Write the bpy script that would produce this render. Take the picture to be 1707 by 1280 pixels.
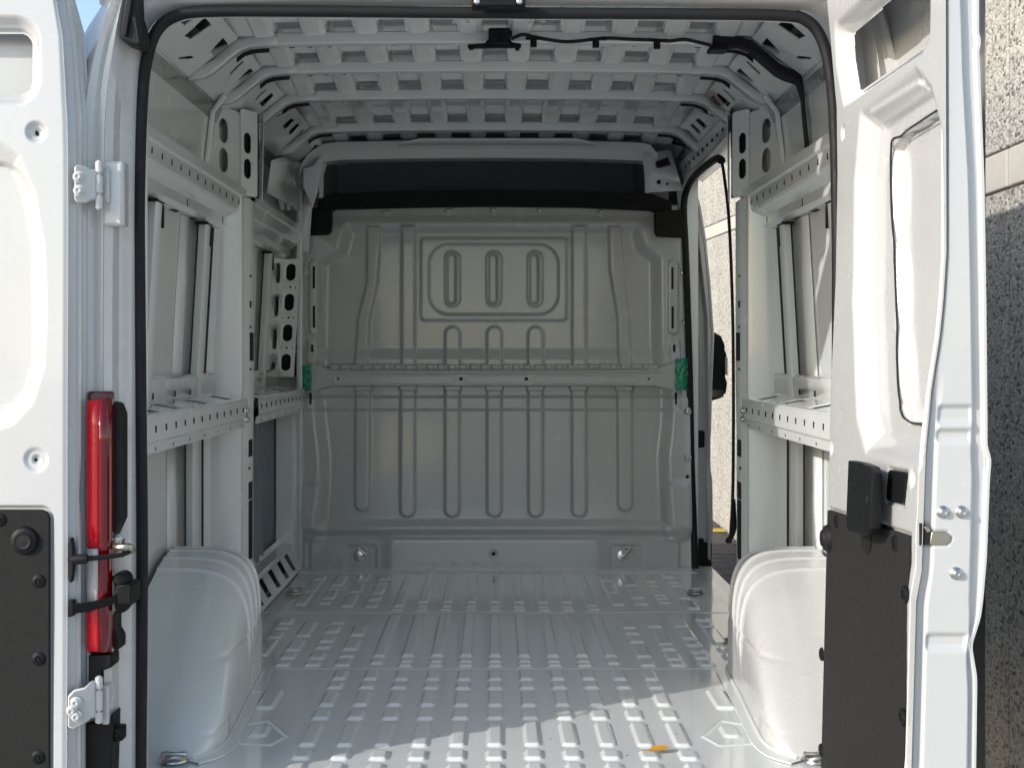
import bpy, bmesh, math, random
import numpy as np
from mathutils import Vector, Matrix, Quaternion
random.seed(4)
for o in list(bpy.data.objects): bpy.data.objects.remove(o)
SC = bpy.context.scene
COL = SC.collection
R = math.radians
# ------------------------------------------------------------------ camera, world, sun, exposure
CZ = 1.52                      # camera height above the ground; the load floor is 0.97 m below the camera
KF, PX, PY = 2200.0, 825.0, 592.0
cam = bpy.data.cameras.new('camera'); co = bpy.data.objects.new('camera', cam); COL.objects.link(co)
co.location = (0, 0, CZ); co.rotation_euler = (R(90), 0, 0)
cam.sensor_width = 36; cam.lens = 36*KF/1707
cam.shift_x = (853.5-PX)/1707; cam.shift_y = -(640-PY)/1707
cam.clip_start = 0.05; cam.clip_end = 2000
SC.camera = co
SUN = Vector((1.5, 1.0, -0.76)).normalized()
w = bpy.data.worlds.new('World'); SC.world = w; w.use_nodes = True
nt = w.node_tree; bg = nt.nodes['Background']; sk = nt.nodes.new('ShaderNodeTexSky')
sk.sky_type = 'NISHITA'; sk.sun_disc = False; sk.dust_density = 1.0; sk.ozone_density = .8
sk.sun_elevation = math.asin(-SUN.z); sk.sun_rotation = math.atan2(-SUN.x, -SUN.y)
nt.links.new(sk.outputs[0], bg.inputs[0]); bg.inputs[1].default_value = 0.15
sl = bpy.data.lights.new('sun', 'SUN'); sl.energy = 2.0; sl.angle = R(0.55); sl.color = (1, .97, .925)
so = bpy.data.objects.new('sun', sl); COL.objects.link(so)
so.rotation_euler = SUN.to_track_quat('-Z', 'Y').to_euler(); so.location = (-8, -6, 9)
SC.view_settings.view_transform = 'Standard'; SC.view_settings.look = 'None'
SC.view_settings.exposure = 0.86; SC.view_settings.gamma = 1
SC.render.engine = 'CYCLES'
SC.cycles.max_bounces = 12; SC.cycles.diffuse_bounces = 10; SC.cycles.glossy_bounces = 5

# ------------------------------------------------------------------ materials
def mat(name, col, rough=.5, metal=0, coat=0, noise=0, nscale=8, bump=0, bscale=200, spec=.5, alpha=1, trans=0, coatr=.05):
    m = bpy.data.materials.new(name); m.use_nodes = True
    n = m.node_tree.nodes; l = m.node_tree.links; b = n['Principled BSDF']
    b.inputs['Base Color'].default_value = (*col, 1); b.inputs['Roughness'].default_value = rough
    b.inputs['Metallic'].default_value = metal; b.inputs['Coat Weight'].default_value = coat
    b.inputs['Coat Roughness'].default_value = coatr
    b.inputs['Specular IOR Level'].default_value = spec; b.inputs['Alpha'].default_value = alpha
    b.inputs['Transmission Weight'].default_value = trans
    tc = n.new('ShaderNodeTexCoord')
    if noise:
        t = n.new('ShaderNodeTexNoise'); t.inputs['Scale'].default_value = nscale; t.inputs['Detail'].default_value = 6
        t.inputs['Roughness'].default_value = .65
        l.new(tc.outputs['Object'], t.inputs['Vector'])
        mx = n.new('ShaderNodeMix'); mx.data_type = 'RGBA'
        mx.inputs[6].default_value = (*[c*(1-noise) for c in col], 1); mx.inputs[7].default_value = (*[min(1, c*(1+noise*.6)) for c in col], 1)
        l.new(t.outputs[0], mx.inputs[0]); l.new(mx.outputs[2], b.inputs['Base Color'])
        mr = n.new('ShaderNodeMapRange'); mr.inputs[1].default_value = .3; mr.inputs[2].default_value = .7
        mr.inputs[3].default_value = rough*.8; mr.inputs[4].default_value = min(1, rough*1.35)
        l.new(t.outputs[0], mr.inputs[0]); l.new(mr.outputs[0], b.inputs['Roughness'])
    if bump:
        t2 = n.new('ShaderNodeTexNoise'); t2.inputs['Scale'].default_value = bscale; t2.inputs['Detail'].default_value = 3
        l.new(tc.outputs['Object'], t2.inputs['Vector'])
        bp = n.new('ShaderNodeBump'); bp.inputs['Strength'].default_value = bump; bp.inputs['Distance'].default_value = .002
        l.new(t2.outputs[0], bp.inputs['Height']); l.new(bp.outputs[0], b.inputs['Normal'])
        if coat: l.new(bp.outputs[0], b.inputs['Coat Normal'])
    return m
M = {}
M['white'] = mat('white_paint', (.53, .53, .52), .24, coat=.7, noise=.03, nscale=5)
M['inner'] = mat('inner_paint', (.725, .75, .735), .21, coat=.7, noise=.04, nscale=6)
M['floorp'] = mat('floor_paint', (.735, .755, .75), .15, coat=.8, coatr=.05)
def specks(m, scale, thr, col):
    n = m.node_tree.nodes; l = m.node_tree.links; b = n['Principled BSDF']
    tc = n.new('ShaderNodeTexCoord'); v = n.new('ShaderNodeTexVoronoi'); v.inputs['Scale'].default_value = scale; l.new(tc.outputs['Object'], v.inputs['Vector'])
    sp = n.new('ShaderNodeSeparateColor'); l.new(v.outputs['Color'], sp.inputs[0])
    a = n.new('ShaderNodeMath'); a.operation = 'LESS_THAN'; l.new(v.outputs['Distance'], a.inputs[0]); a.inputs[1].default_value = .10
    c = n.new('ShaderNodeMath'); c.operation = 'GREATER_THAN'; l.new(sp.outputs[0], c.inputs[0]); c.inputs[1].default_value = thr
    d = n.new('ShaderNodeMath'); d.operation = 'MULTIPLY'; l.new(a.outputs[0], d.inputs[0]); l.new(c.outputs[0], d.inputs[1])
    mx = n.new('ShaderNodeMix'); mx.data_type = 'RGBA'; mx.inputs[7].default_value = (*col, 1); mx.inputs[6].default_value = b.inputs['Base Color'].default_value
    l.new(d.outputs[0], mx.inputs[0]); l.new(mx.outputs[2], b.inputs['Base Color'])
def streaks(m, lo, hi):
    n = m.node_tree.nodes; l = m.node_tree.links; b = n['Principled BSDF']
    tc = n.new('ShaderNodeTexCoord'); mp = n.new('ShaderNodeMapping'); mp.inputs['Scale'].default_value = (26, 1.1, 5); l.new(tc.outputs['Object'], mp.inputs[0])
    t = n.new('ShaderNodeTexNoise'); t.inputs['Scale'].default_value = 1; t.inputs['Detail'].default_value = 5; l.new(mp.outputs[0], t.inputs['Vector'])
    mr = n.new('ShaderNodeMapRange'); mr.inputs[1].default_value = .3; mr.inputs[2].default_value = .7; mr.inputs[3].default_value = lo; mr.inputs[4].default_value = hi
    l.new(t.outputs[0], mr.inputs[0]); l.new(mr.outputs[0], b.inputs['Roughness'])
streaks(M['floorp'], .09, .26)
specks(M['floorp'], 28, .93, (.10, .09, .08))
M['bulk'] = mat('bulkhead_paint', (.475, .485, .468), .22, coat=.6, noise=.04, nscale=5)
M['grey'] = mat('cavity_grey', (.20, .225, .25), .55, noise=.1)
M['rubber'] = mat('black_rubber', (.010, .010, .011), .55, spec=.3, noise=.25, nscale=30)
M['plastic'] = mat('black_plastic', (.007, .0075, .008), .45, spec=.2, noise=.2, nscale=40, bump=.3, bscale=900)
M['trim'] = mat('trim_board', (.021, .0205, .02), .75, spec=.2, noise=.35, nscale=60, bump=.6, bscale=700)
M['felt'] = mat('black_felt', (.012, .012, .014), .95, noise=.3, nscale=30)
M['cab'] = mat('cab_shelf', (.075, .08, .08), .8, noise=.25, nscale=12)
M['hole'] = mat('dark_hole', (.008, .008, .009), .8)
M['steel'] = mat('bright_steel', (.62, .61, .58), .28, metal=1)
M['zinc'] = mat('zinc_steel', (.50, .46, .36), .35, metal=1)
M['shade'] = mat('cavity_shade', (.07, .075, .08), .6)  # shade inside the cant cavity, put into the colour of white-painted metal
M['lining'] = mat('cab_lining', (.30, .315, .325), .8, noise=.2, nscale=10)
M['tape'] = mat('green_tape', (.02, .27, .155), .28, noise=.35, nscale=25, bump=.5, bscale=60, coat=.4)
M['glass'] = mat('dark_glass', (.02, .025, .03), .05, spec=.8)
M['leaf'] = mat('dry_leaf', (.55, .26, .03), .6, noise=.3, nscale=40)
M['yellow'] = mat('yellow_line', (.62, .45, .05), .8, noise=.5, nscale=20)
M['tyre'] = mat('tyre_rubber', (.02, .02, .02), .8)
M['tag'] = mat('sticker_white', (.8, .8, .8), .4)
# red lamp lens
m = mat('red_lens', (.14, .001, .005), .08, coat=.6); M['red'] = m
M['darkred'] = mat('dark_red_lens', (.07, .004, .008), .12, coat=1)
M['redglow'] = mat('red_reflector', (.60, .002, .014), .2, coat=.4, bump=.25, bscale=160)
M['clear'] = mat('clear_lens', (.45, .42, .42), .12, coat=1)

# pebbled concrete
def wallmat(name, c1, c2, c3, scale):
    m = bpy.data.materials.new(name); m.use_nodes = True
    n = m.node_tree.nodes; l = m.node_tree.links; b = n['Principled BSDF']; b.inputs['Roughness'].default_value = .9
    tc = n.new('ShaderNodeTexCoord'); v = n.new('ShaderNodeTexVoronoi'); v.inputs['Scale'].default_value = scale
    mp = n.new('ShaderNodeMapping'); mp.inputs['Scale'].default_value = (1, .6, 1); l.new(tc.outputs['Object'], mp.inputs[0]); l.new(mp.outputs[0], v.inputs['Vector'])
    sep = n.new('ShaderNodeSeparateColor'); l.new(v.outputs['Color'], sep.inputs[0])
    cr = n.new('ShaderNodeValToRGB'); e = cr.color_ramp.elements
    e[0].position = 0; e[0].color = (*c1, 1); e[1].position = 1; e[1].color = (*c3, 1)
    k = e.new(.22); k.color = (*c2, 1); k = e.new(.6); k.color = (*[(a+d)/2 for a, d in zip(c2, c3)], 1)
    l.new(sep.outputs[0], cr.inputs[0])
    ng = n.new('ShaderNodeTexNoise'); ng.inputs['Scale'].default_value = 1.5; l.new(tc.outputs['Object'], ng.inputs['Vector'])
    mx = n.new('ShaderNodeMix'); mx.data_type = 'RGBA'; mx.blend_type = 'MULTIPLY'; mx.inputs[0].default_value = .35
    l.new(cr.outputs[0], mx.inputs[6]); l.new(ng.outputs[0], mx.inputs[7]); l.new(mx.outputs[2], b.inputs['Base Color'])
    bp = n.new('ShaderNodeBump'); bp.inputs['Strength'].default_value = .8; bp.inputs['Distance'].default_value = .006; bp.invert = True
    l.new(v.outputs['Distance'], bp.inputs['Height']); l.new(bp.outputs[0], b.inputs['Normal'])
    return m
M['pebble'] = wallmat('pebbled_concrete', (.13, .12, .105), (.42, .385, .33), (.66, .62, .545), 92)
M['smooth'] = mat('smooth_concrete', (.55, .51, .44), .9, noise=.2, nscale=9, bump=.5, bscale=120)
M['asphalt'] = wallmat('concrete_yard', (.34, .335, .32), (.50, .49, .475), (.62, .61, .59), 90)
M['brick'] = mat('brown_paver', (.12, .09, .07), .9, noise=.4, nscale=14, bump=.6, bscale=90)
M['brick2'] = mat('grey_paver', (.09, .075, .065), .9, noise=.4, nscale=14, bump=.6, bscale=90)

# ------------------------------------------------------------------ mesh helpers (coordinates are metres from the camera: x right, y forward, z up)
VB = Vector((0, 6.0, 0))
def tag(o, label=None, cat=None, group=None, kind=None):
    if label: o['label'] = label
    if cat: o['category'] = cat
    if group: o['group'] = group
    if kind: o['kind'] = kind
    return o
def empty(name, loc):
    o = bpy.data.objects.new(name, None); COL.objects.link(o); o.location = loc; o.empty_display_size = .2; return o
def link(name, me, m, parent, angle=35, bevel=0, solid=0, subd=0):
    me.materials.clear(); me.materials.append(M[m] if isinstance(m, str) else m)
    if angle is not None:
        me.polygons.foreach_set('use_smooth', [True]*len(me.polygons))
        if angle < 180: me.set_sharp_from_angle(angle=R(angle))
    o = bpy.data.objects.new(name, me); COL.objects.link(o)
    if parent: o.parent = parent
    if solid:
        s = o.modifiers.new('s', 'SOLIDIFY'); s.thickness = abs(solid); s.offset = -1 if solid > 0 else 1
    if bevel:
        b = o.modifiers.new('b', 'BEVEL'); b.width = bevel; b.segments = 2; b.limit_method = 'ANGLE'; b.angle_limit = R(40)
    return o
class MB:
    def __init__(s): s.v = []; s.f = []
    def add(s, vs, fs):
        n = len(s.v); s.v += [tuple(p) for p in vs]; s.f += [tuple(i+n for i in f) for f in fs]; return s
    def box(s, x0, x1, y0, y1, z0, z1):
        return s.hexa([(x0,y0,z0),(x1,y0,z0),(x1,y1,z0),(x0,y1,z0)], [(x0,y0,z1),(x1,y0,z1),(x1,y1,z1),(x0,y1,z1)])
    def hexa(s, a, b):
        n = len(a)
        return s.add(list(a)+list(b), [tuple(range(n))[::-1], tuple(range(n, 2*n))] + [(i, (i+1) % n, n+(i+1) % n, n+i) for i in range(n)])
    def grid(s, P, close_u=False):            # P: list of rows of points
        nr, nc = len(P), len(P[0]); fs = []
        for i in range(nr-1):
            for j in range(nc-1): fs.append((i*nc+j, i*nc+j+1, (i+1)*nc+j+1, (i+1)*nc+j))
            if close_u: fs.append((i*nc+nc-1, i*nc, (i+1)*nc, (i+1)*nc+nc-1))
        return s.add([p for r in P for p in r], fs)
    def ext(s, prof, A, B):                   # prof list of pts -> A(p), B(p), open sheet
        return s.grid([[A(p) for p in prof], [B(p) for p in prof]])
    def tube(s, path, r, n=10, caps=True, flat=1.0):
        path = [Vector(p) for p in path]; rows = []
        up = None
        for i, p in enumerate(path):
            d = (path[min(i+1, len(path)-1)]-path[max(i-1, 0)]).normalized()
            if up is None: up = d.orthogonal().normalized() if abs(d.y) > .9 else d.cross(Vector((0, 1, 0))).normalized()
            up = (up - d*up.dot(d)).normalized(); sd = d.cross(up)
            rr = r[i] if isinstance(r, (list, tuple)) else r
            rows.append([p+up*(rr*math.cos(2*math.pi*k/n))+sd*(rr*flat*math.sin(2*math.pi*k/n)) for k in range(n)])
        b = len(s.v); s.grid(rows, True)
        if caps:
            s.f.append(tuple(b+k for k in range(n))[::-1]); e = b+(len(rows)-1)*n; s.f.append(tuple(e+k for k in range(n)))
        return s
    def lathe(s, c, ax, prof, n=20):          # prof [(radius, height along axis)]
        c = Vector(c); ax = Vector(ax).normalized(); u = ax.orthogonal().normalized(); v = ax.cross(u)
        rows = [[c+ax*h+u*(r*math.cos(2*math.pi*k/n))+v*(r*math.sin(2*math.pi*k/n)) for k in range(n)] for r, h in prof]
        b = len(s.v); s.grid(rows, True); e = b+(len(rows)-1)*n
        s.f.append(tuple(e+k for k in range(n))); s.f.append(tuple(b+k for k in range(n))[::-1]); return s
    def build(s, name, m, parent, base=VB, **kw):
        me = bpy.data.meshes.new(name)
        me.from_pydata([(p[0]-base[0], p[1]-base[1], p[2]+CZ-base[2]) for p in s.v], [], s.f)
        return link(name, me, m, parent, **kw)
def hf(name, P, m, parent, base=VB, angle=180, keep=None):   # P array (nr,nc,3)
    nr, nc = P.shape[:2]
    me = bpy.data.meshes.new(name)
    q = P.reshape(-1, 3).copy(); q -= np.array([base[0], base[1], base[2]-CZ])
    i = np.arange(nr*nc).reshape(nr, nc)
    F = np.stack([i[:-1, :-1], i[:-1, 1:], i[1:, 1:], i[1:, :-1]], -1)
    F = F[keep[:-1, :-1]] if keep is not None else F.reshape(-1, 4)
    me.vertices.add(len(q)); me.vertices.foreach_set('co', q.ravel())
    me.loops.add(F.size); me.loops.foreach_set('vertex_index', F.ravel().astype(np.int32))
    me.polygons.add(len(F)); me.polygons.foreach_set('loop_start', np.arange(0, F.size, 4, dtype=np.int32))
    me.update(calc_edges=True); me.validate()
    return link(name, me, m, parent, angle=angle)
def plate(name, outline, holes, fmap, n, t, m, parent, bev=.0012, base=VB):   # pressed sheet with real openings
    cu = bpy.data.curves.new('c', 'CURVE'); cu.dimensions = '2D'; cu.fill_mode = 'BOTH'; cu.extrude = t/2; cu.bevel_depth = bev; cu.bevel_resolution = 1
    for pts in [outline]+list(holes):
        sp = cu.splines.new('POLY'); sp.points.add(len(pts)-1); sp.use_cyclic_u = True
        for q, p in zip(sp.points, pts): q.co = (p[0], p[1], 0, 1)
    ob = bpy.data.objects.new('c', cu); me = bpy.data.meshes.new_from_object(ob); bpy.data.objects.remove(ob)
    n = Vector(n)
    for v in me.vertices:
        p = Vector(fmap(v.co.x, v.co.y)) + n*v.co.z
        v.co = (p.x-base[0], p.y-base[1], p.z+CZ-base[2])
    me.name = name
    return link(name, me, m, parent, angle=30)
def rr(cx, cy, w, h, r, n=5, rot=0):
    o = []
    r = min(r, w/2-1e-6, h/2-1e-6)
    for k, (sx, sy) in enumerate(((1, 1), (-1, 1), (-1, -1), (1, -1))):
        for i in range(n+1):
            a = (k+i/n)*math.pi/2
            x, y = sx*(w/2-r)+r*math.cos(a), sy*(h/2-r)+r*math.sin(a)
            o.append((cx+x*math.cos(rot)-y*math.sin(rot), cy+x*math.sin(rot)+y*math.cos(rot)))
    return o
# pixel of the photograph -> point at a known depth / on a known plane
def S(px, py, Y): return ((px-PX)*Y/KF, Y, (PY-py)*Y/KF)
def onX(px, py, X): Y = X*KF/(px-PX); return (X, Y, (PY-py)*Y/KF)
def onZ(px, py, Z): Y = Z*KF/(PY-py); return ((px-PX)*Y/KF, Y, Z)
# numpy distance fields
def sm(x): x = np.clip(x, 0, 1); return x*x*(3-2*x)
def em(sd, h, wd): return h*sm(.5-sd/wd)
def sbox(U, V, cx, cy, hw, hh, r=0):
    qx = np.abs(U-cx)-hw+r; qy = np.abs(V-cy)-hh+r
    return np.minimum(np.maximum(qx, qy), 0)+np.hypot(np.maximum(qx, 0), np.maximum(qy, 0))-r
def scap(U, V, a, b, r):
    ax, ay = a; bx, by = b; dx, dy = bx-ax, by-ay
    t = np.clip(((U-ax)*dx+(V-ay)*dy)/(dx*dx+dy*dy+1e-12), 0, 1)
    return np.hypot(U-ax-t*dx, V-ay-t*dy)-r
def spoly(U, V, pts):
    d = np.full(U.shape, 1e9); s = np.ones(U.shape); n = len(pts)
    for i in range(n):
        ax, ay = pts[i]; bx, by = pts[i-1]; ex, ey = bx-ax, by-ay
        wx, wy = U-ax, V-ay; t = np.clip((wx*ex+wy*ey)/(ex*ex+ey*ey+1e-12), 0, 1)
        d = np.minimum(d, (wx-ex*t)**2+(wy-ey*t)**2)
        c1 = V >= ay; c2 = V < by; c3 = ex*wy > ey*wx
        s = np.where((c1 & c2 & c3) | (~c1 & ~c2 & ~c3), -s, s)
    return s*np.sqrt(d)
def inst(name, me, m, loc, normal, parent, base=VB, roll=0):     # shared mesh, axis +z turned to normal
    o = bpy.data.objects.new(name, me); COL.objects.link(o); o.parent = parent
    o.location = (loc[0]-base[0], loc[1]-base[1], loc[2]+CZ-base[2])
    o.rotation_euler = (Vector(normal).to_track_quat('Z', 'Y') @ Quaternion((0, 0, 1), roll)).to_euler()
    return o
def proto(build, m):
    b = MB(); build(b); me = bpy.data.meshes.new('piece'); me.from_pydata([tuple(p) for p in b.v], [], b.f)
    me.materials.append(M[m]); me.polygons.foreach_set('use_smooth', [True]*len(me.polygons)); me.set_sharp_from_angle(angle=R(35)); return me
BOLT = proto(lambda b: b.lathe((0,0,0), (0,0,1), [(.0125,0),(.0125,.002),(.0095,.004),(.009,.008),(.006,.0105),(.0045,.0105),(.004,.0075)], 16), 'steel')
BUTTON = proto(lambda b: b.lathe((0,0,0), (0,0,1), [(.0155,0),(.015,.003),(.012,.0055),(.007,.0065),(.006,.0045),(.004,.0045),(.0035,.007)], 18), 'plastic')
WBOLT = BOLT.copy(); WBOLT.materials.clear(); WBOLT.materials.append(M['white'])
HOLE = proto(lambda b: b.lathe((0,0,0), (0,0,1), [(.0085,0),(.0085,.0012)], 14), 'hole')
WASHER = proto(lambda b: b.lathe((0,0,0), (0,0,1), [(.0215,0),(.021,.003),(.016,.005),(.010,.0035)], 20), 'bulk')

# ------------------------------------------------------------------ ground, paving, wall
g = MB().add([(-400,-400,-CZ),(400,-400,-CZ),(400,600,-CZ),(-400,600,-CZ)], [(0,1,2,3)]).build('ground', 'asphalt', None, base=(0,0,0), angle=None)
tag(g, kind='structure')
PV = Vector((1.5, 9, 0))
pv = MB().box(.9, 1.98, 7.4, 12.6, -CZ-.1, -CZ+.006).build('paving', 'brick2', None, base=PV, angle=None); tag(pv, kind='structure')
bme = [proto(lambda b: b.box(-.098,.098,-.046,.046,0,.05), 'brick'), proto(lambda b: b.box(-.098,.098,-.046,.046,0,.05), 'brick2')]
nb = 0
for j in range(52):
    for i in range(6):
        x = 1.0+.2*i+(.1 if j % 2 else 0); y = 7.5+.098*j
        if x > 1.94 or nb >= 298: continue
        o = inst('brick', bme[random.random() < .4], None, (x-.0, y, -CZ-.036+random.uniform(0, .004)), (0,0,1), pv, base=PV, roll=R(random.uniform(-1.5, 1.5))); nb += 1
yl = MB().box(.95, 1.97, 11.22, 11.42, -CZ+.019, -CZ+.023).build('yellow_line', 'yellow', pv, base=PV, angle=None)
bw = empty('building_wall', (2.0, 8, 0))
tag(bw, 'pale pebbled concrete wall with smooth bands standing along the right side of the van', 'wall')
WB = Vector((2.0, 8, 0))
xw = lambda y: 1.83+(y-4.76)*.0232
def wpanel(y0, y1, z0, z1, m, name, dx=0, z0b=None, z1b=None):
    z0b = z0 if z0b is None else z0b; z1b = z1 if z1b is None else z1b
    b = MB().hexa([(xw(y0)+dx,y0,z0),(xw(y0)+.2,y0,z0),(xw(y1)+.2,y1,z0b),(xw(y1)+dx,y1,z0b)], [(xw(y0)+dx,y0,z1),(xw(y0)+.2,y0,z1),(xw(y1)+.2,y1,z1b),(xw(y1)+dx,y1,z1b)])
    return b.build(name, m, bw, base=WB, angle=None, bevel=.006)
ys = [2.2, 4.70, 7.2, 9.7, 14.5]
for a, c in zip(ys[:3], ys[1:4]):
    wpanel(a+.008, c-.008, -1.6, .592, 'pebble', 'pebble_panel'); wpanel(a+.008, c-.008, .6, .735, 'smooth', 'band_slab', dx=-.004); wpanel(a+.008, c-.008, .743, 3.2, 'pebble', 'pebble_panel')
wpanel(9.708, 14.5, -1.6, .99, 'pebble', 'pebble_panel', z1b=1.16); wpanel(9.708, 14.5, .998, 1.10, 'smooth', 'band_slab', dx=-.004, z0b=1.168, z1b=1.29); wpanel(9.708, 14.5, 1.108, 3.2, 'pebble', 'pebble_panel', z0b=1.298)
b = MB().hexa([(xw(2.2)+.03,2.2,-1.6),(xw(2.2)+.19,2.2,-1.6),(xw(14.5)+.19,14.5,-1.6),(xw(14.5)+.03,14.5,-1.6)], [(xw(2.2)+.03,2.2,3.19),(xw(2.2)+.19,2.2,3.19),(xw(14.5)+.19,14.5,3.19),(xw(14.5)+.03,14.5,3.19)])
b.build('joint_backing', 'smooth', bw, base=WB, angle=None)

# ------------------------------------------------------------------ the van
van = empty('van', VB)
tag(van, 'white cargo van with both rear doors open, showing its empty bare metal load space', 'van')
FZ = -.97                                  # load floor, relative to the camera
YB = 6.04                                  # bulkhead
HEADY = 6.0
def XS(z): return .993-.057*max(z, -.2) - (.25*(z-.62)**2 if z > .62 else 0)      # outer skin, inside face
TL = lambda a, c: math.copysign(abs(a)-1.05*max(0, c-.45)**2-.006, a)
# --- load floor, pressed with ribs
x = np.arange(-.95, .9501, .0031); y = np.arange(2.9, 6.06, .0046); X, Y = np.meshgrid(x, y)
H = np.zeros_like(X); per = .0935
def seg(H, cx, y0, y1, hw, h=.0068): return np.maximum(H, em(sbox(X, Y, cx, (y0+y1)/2, hw, (y1-y0)/2, .008), h, .0085))
z3 = [(2.93,3.13,0),(3.165,3.235,1),(3.275,3.475,0),(3.515,3.60,1),(3.65,3.80,0),(3.835,3.90,1),(3.94,4.055,0)]
for n in range(-5, 6):
    for a, c, k in z3: H = seg(H, n*per, a, c, .0175 if not k else .0195)
for n in range(-3, 4):
    H = np.maximum(H, em(sbox(X, Y, n*per, 4.59, .0175, .34, .008), .0088, .0085)); H = np.maximum(H, em(sbox(X, Y, n*per, 5.515, .0175, .345, .008), .0088, .0085))
    H = seg(H, n*per*1.0, 4.25, 4.93, .0175); H = seg(H, n*per, 4.17, 4.215, .0175); H = seg(H, n*per, 4.115, 4.145, .02)
    H = seg(H, n*per, 5.17, 5.86, .0175); H = seg(H, n*per, 5.085, 5.135, .0175); H = seg(H, n*per, 5.015, 5.045, .02)
for n in (-4, 4):
    H = seg(H, n*per, 4.25, 4.93, .0175); H = seg(H, n*per, 4.15, 4.21, .0175); H = seg(H, n*per, 5.1, 5.86, .0175); H = seg(H, n*per, 5.02, 5.06, .022)
random.seed(8)
for n in (-8, -7, -6, -5, 5, 6, 7, 8):
    yy = 4.12
    while yy < 5.8:
        L = random.choice((.05, .09, .16, .24)); 
        if abs(yy-4.09) > .02 and abs(yy+L/2-4.985) > .1: H = seg(H, n*per+(.012 if n > 0 else -.012), yy, min(yy+L, 5.86), .022)
        yy += L+random.choice((.03, .05, .06))
for s in (-1, 1): H = seg(H, s*.635, 3.62, 3.82, .024)
H += em(np.abs(Y-4.09)-.004, .003, .008)*(np.abs(X) < .85) + em(np.abs(Y-4.985)-.004, .003, .008) - em(-(Y-4.09), .0015, .004)
for s in (-1, 1):                           # tie-down plates by the arches
    pl = [(s*.53, 3.36), (s*.60, 3.50), (s*.66, 3.46), (s*.665, 3.30), (s*.56, 3.28)]
    d = spoly(X, Y, pl); H += em(np.abs(d)-.003, .004, .006)
    H += em(sbox(X, Y, s*.605, 3.40, .02, .05, .015), .006, .012)
H += em(sbox(X, Y, 0, 5.95, .9, .06), .006, .03)
H += .0012*np.sin(X*9+Y*3)*np.sin(Y*5.3)
fl = hf('load_floor', np.stack([X, Y, FZ+H], -1), 'floorp', van)
MB().box(-.97, .97, 2.95, 6.06, FZ-.06, FZ-.02).build('floor_underside', 'grey', van, angle=None)

# --- bulkhead: the pressed partition, drawn in the photograph's pixels on its plane
v = np.arange(341, 952, 1.7); t = np.linspace(0, 1, 400)
T, V = np.meshgrid(t, v)
lf = np.interp(V, [341, 600, 948], [512, 500, 496]); rt = np.interp(V, [341, 600, 948], [1138, 1147, 1151])
U = lf+(rt-lf)*T
CU, CV = (U-480)*2, (V-320)*2              # the enlarged picture's coordinates, traced there
fieldp = [(200,118),(1160,118),(1178,185),(1228,225),(1232,560),(1268,660),(1262,780),(1250,880),(1252,1000),(1262,1105),(108,1105),(122,1000),(124,880),(112,780),(98,660),(106,560),(110,235),(180,200)]
h = -em(spoly(CU, CV, fieldp), .036, 46)
h += em(540-CV, .018, 46)*1.0              # lower part stands further out
h += em(683-CV, .012, 14)+em(726-CV, .012, 14)-em(1128-CV, .034, 44)
h -= em(CV-100, .030, 60)                  # top leans back
h += em(900-CV, .014, 420)
lo = [(250, 1060), (400, 1080), (548, 1080), (688, 1080), (825, 1080), (970, 1080), (1122, 1060)]
for cx, ye in lo: h += em(scap(CU, CV, (cx, 640), (cx, ye-24), 24), .018, 11)
for cx in (548, 688, 826): h += em(scap(CU, CV, (cx, 474), (cx, 620), 25), .018, 11)
b1 = [(262,116),(262,300),(232,420),(220,600),(264,600),(270,430),(297,300),(306,150),(306,116)]
h += em(spoly(CU, CV, b1), .018, 12); h += em(sbox(CU, CV, 400, 360, 22, 246), .018, 12)
h += em(sbox(CU, CV, 972, 360, 23, 246), .018, 12)
b2 = [(1070,116),(1075,260),(1100,420),(1104,600),(1146,600),(1140,420),(1120,250),(1112,116)]
h += em(spoly(CU, CV, b2), .018, 12)
h += em(sbox(CU, CV, 686, 290, 244, 138, 14), .010, 9); h -= em(sbox(CU, CV, 686, 290, 217, 118, 68), .015, 10)
for cx in (548, 687, 825):
    h += em(scap(CU, CV, (cx, 222), (cx, 356), 25), .010, 7); h -= em(scap(CU, CV, (cx-4, 220), (cx-4, 358), 14), .018, 9)
for sx0 in (1, -1):                        # side slot pads, lower corner bulges, kick panel
    fx = lambda x: x if sx0 == 1 else 1372-x
    for (x0, y0, y1) in ((88, 245, 458), (82, 505, 560), (82, 668, 712)):
        h += em(scap(CU, CV, (fx(x0), y0), (fx(x0), y1), 17), .007, 8)
    h += em(sbox(CU, CV, fx(78), 1060, 46, 95, 30), .02, 26)
h += em(sbox(CU, CV, 690, 1215, 612, 66, 26), .012, 12)
h += em(sbox(CU, CV, 690, 1230, 360, 85, 30), .010, 40)
for cx in (245, 1125): h -= em(sbox(CU, CV, cx, 1215, 52, 42, 14), .006, 7)
h += .0015*np.sin(CU/170)*np.sin(CV/140)
h_bk = h
Yb = YB-h
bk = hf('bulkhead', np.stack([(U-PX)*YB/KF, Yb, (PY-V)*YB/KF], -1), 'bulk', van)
def bkp(cx, cy, dy=0.0):                     # a point on the pressed surface, dy in front of it
    px, py = 480+cx/2, 320+cy/2; i = int(np.clip(round((py-341)/1.7), 0, h_bk.shape[0]-1)); j = int(np.argmin(np.abs(U[i]-px)))
    p = S(px, py, YB); return (p[0], YB-dy-h_bk[i, j], p[2])
for cx, cy in ((325,66),(533,61),(686,60),(840,61),(1046,66),(53,268),(47,433),(40,582),(40,728),(40,880),(1313,270),(1320,437),(1325,583),(1325,730),(1325,882)):
    inst('washer', WASHER, None, bkp(cx, cy, .0005), (0,-1,0), bk); inst('bolt', BOLT, None, bkp(cx, cy, .0035), (0,-1,0), bk)
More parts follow.
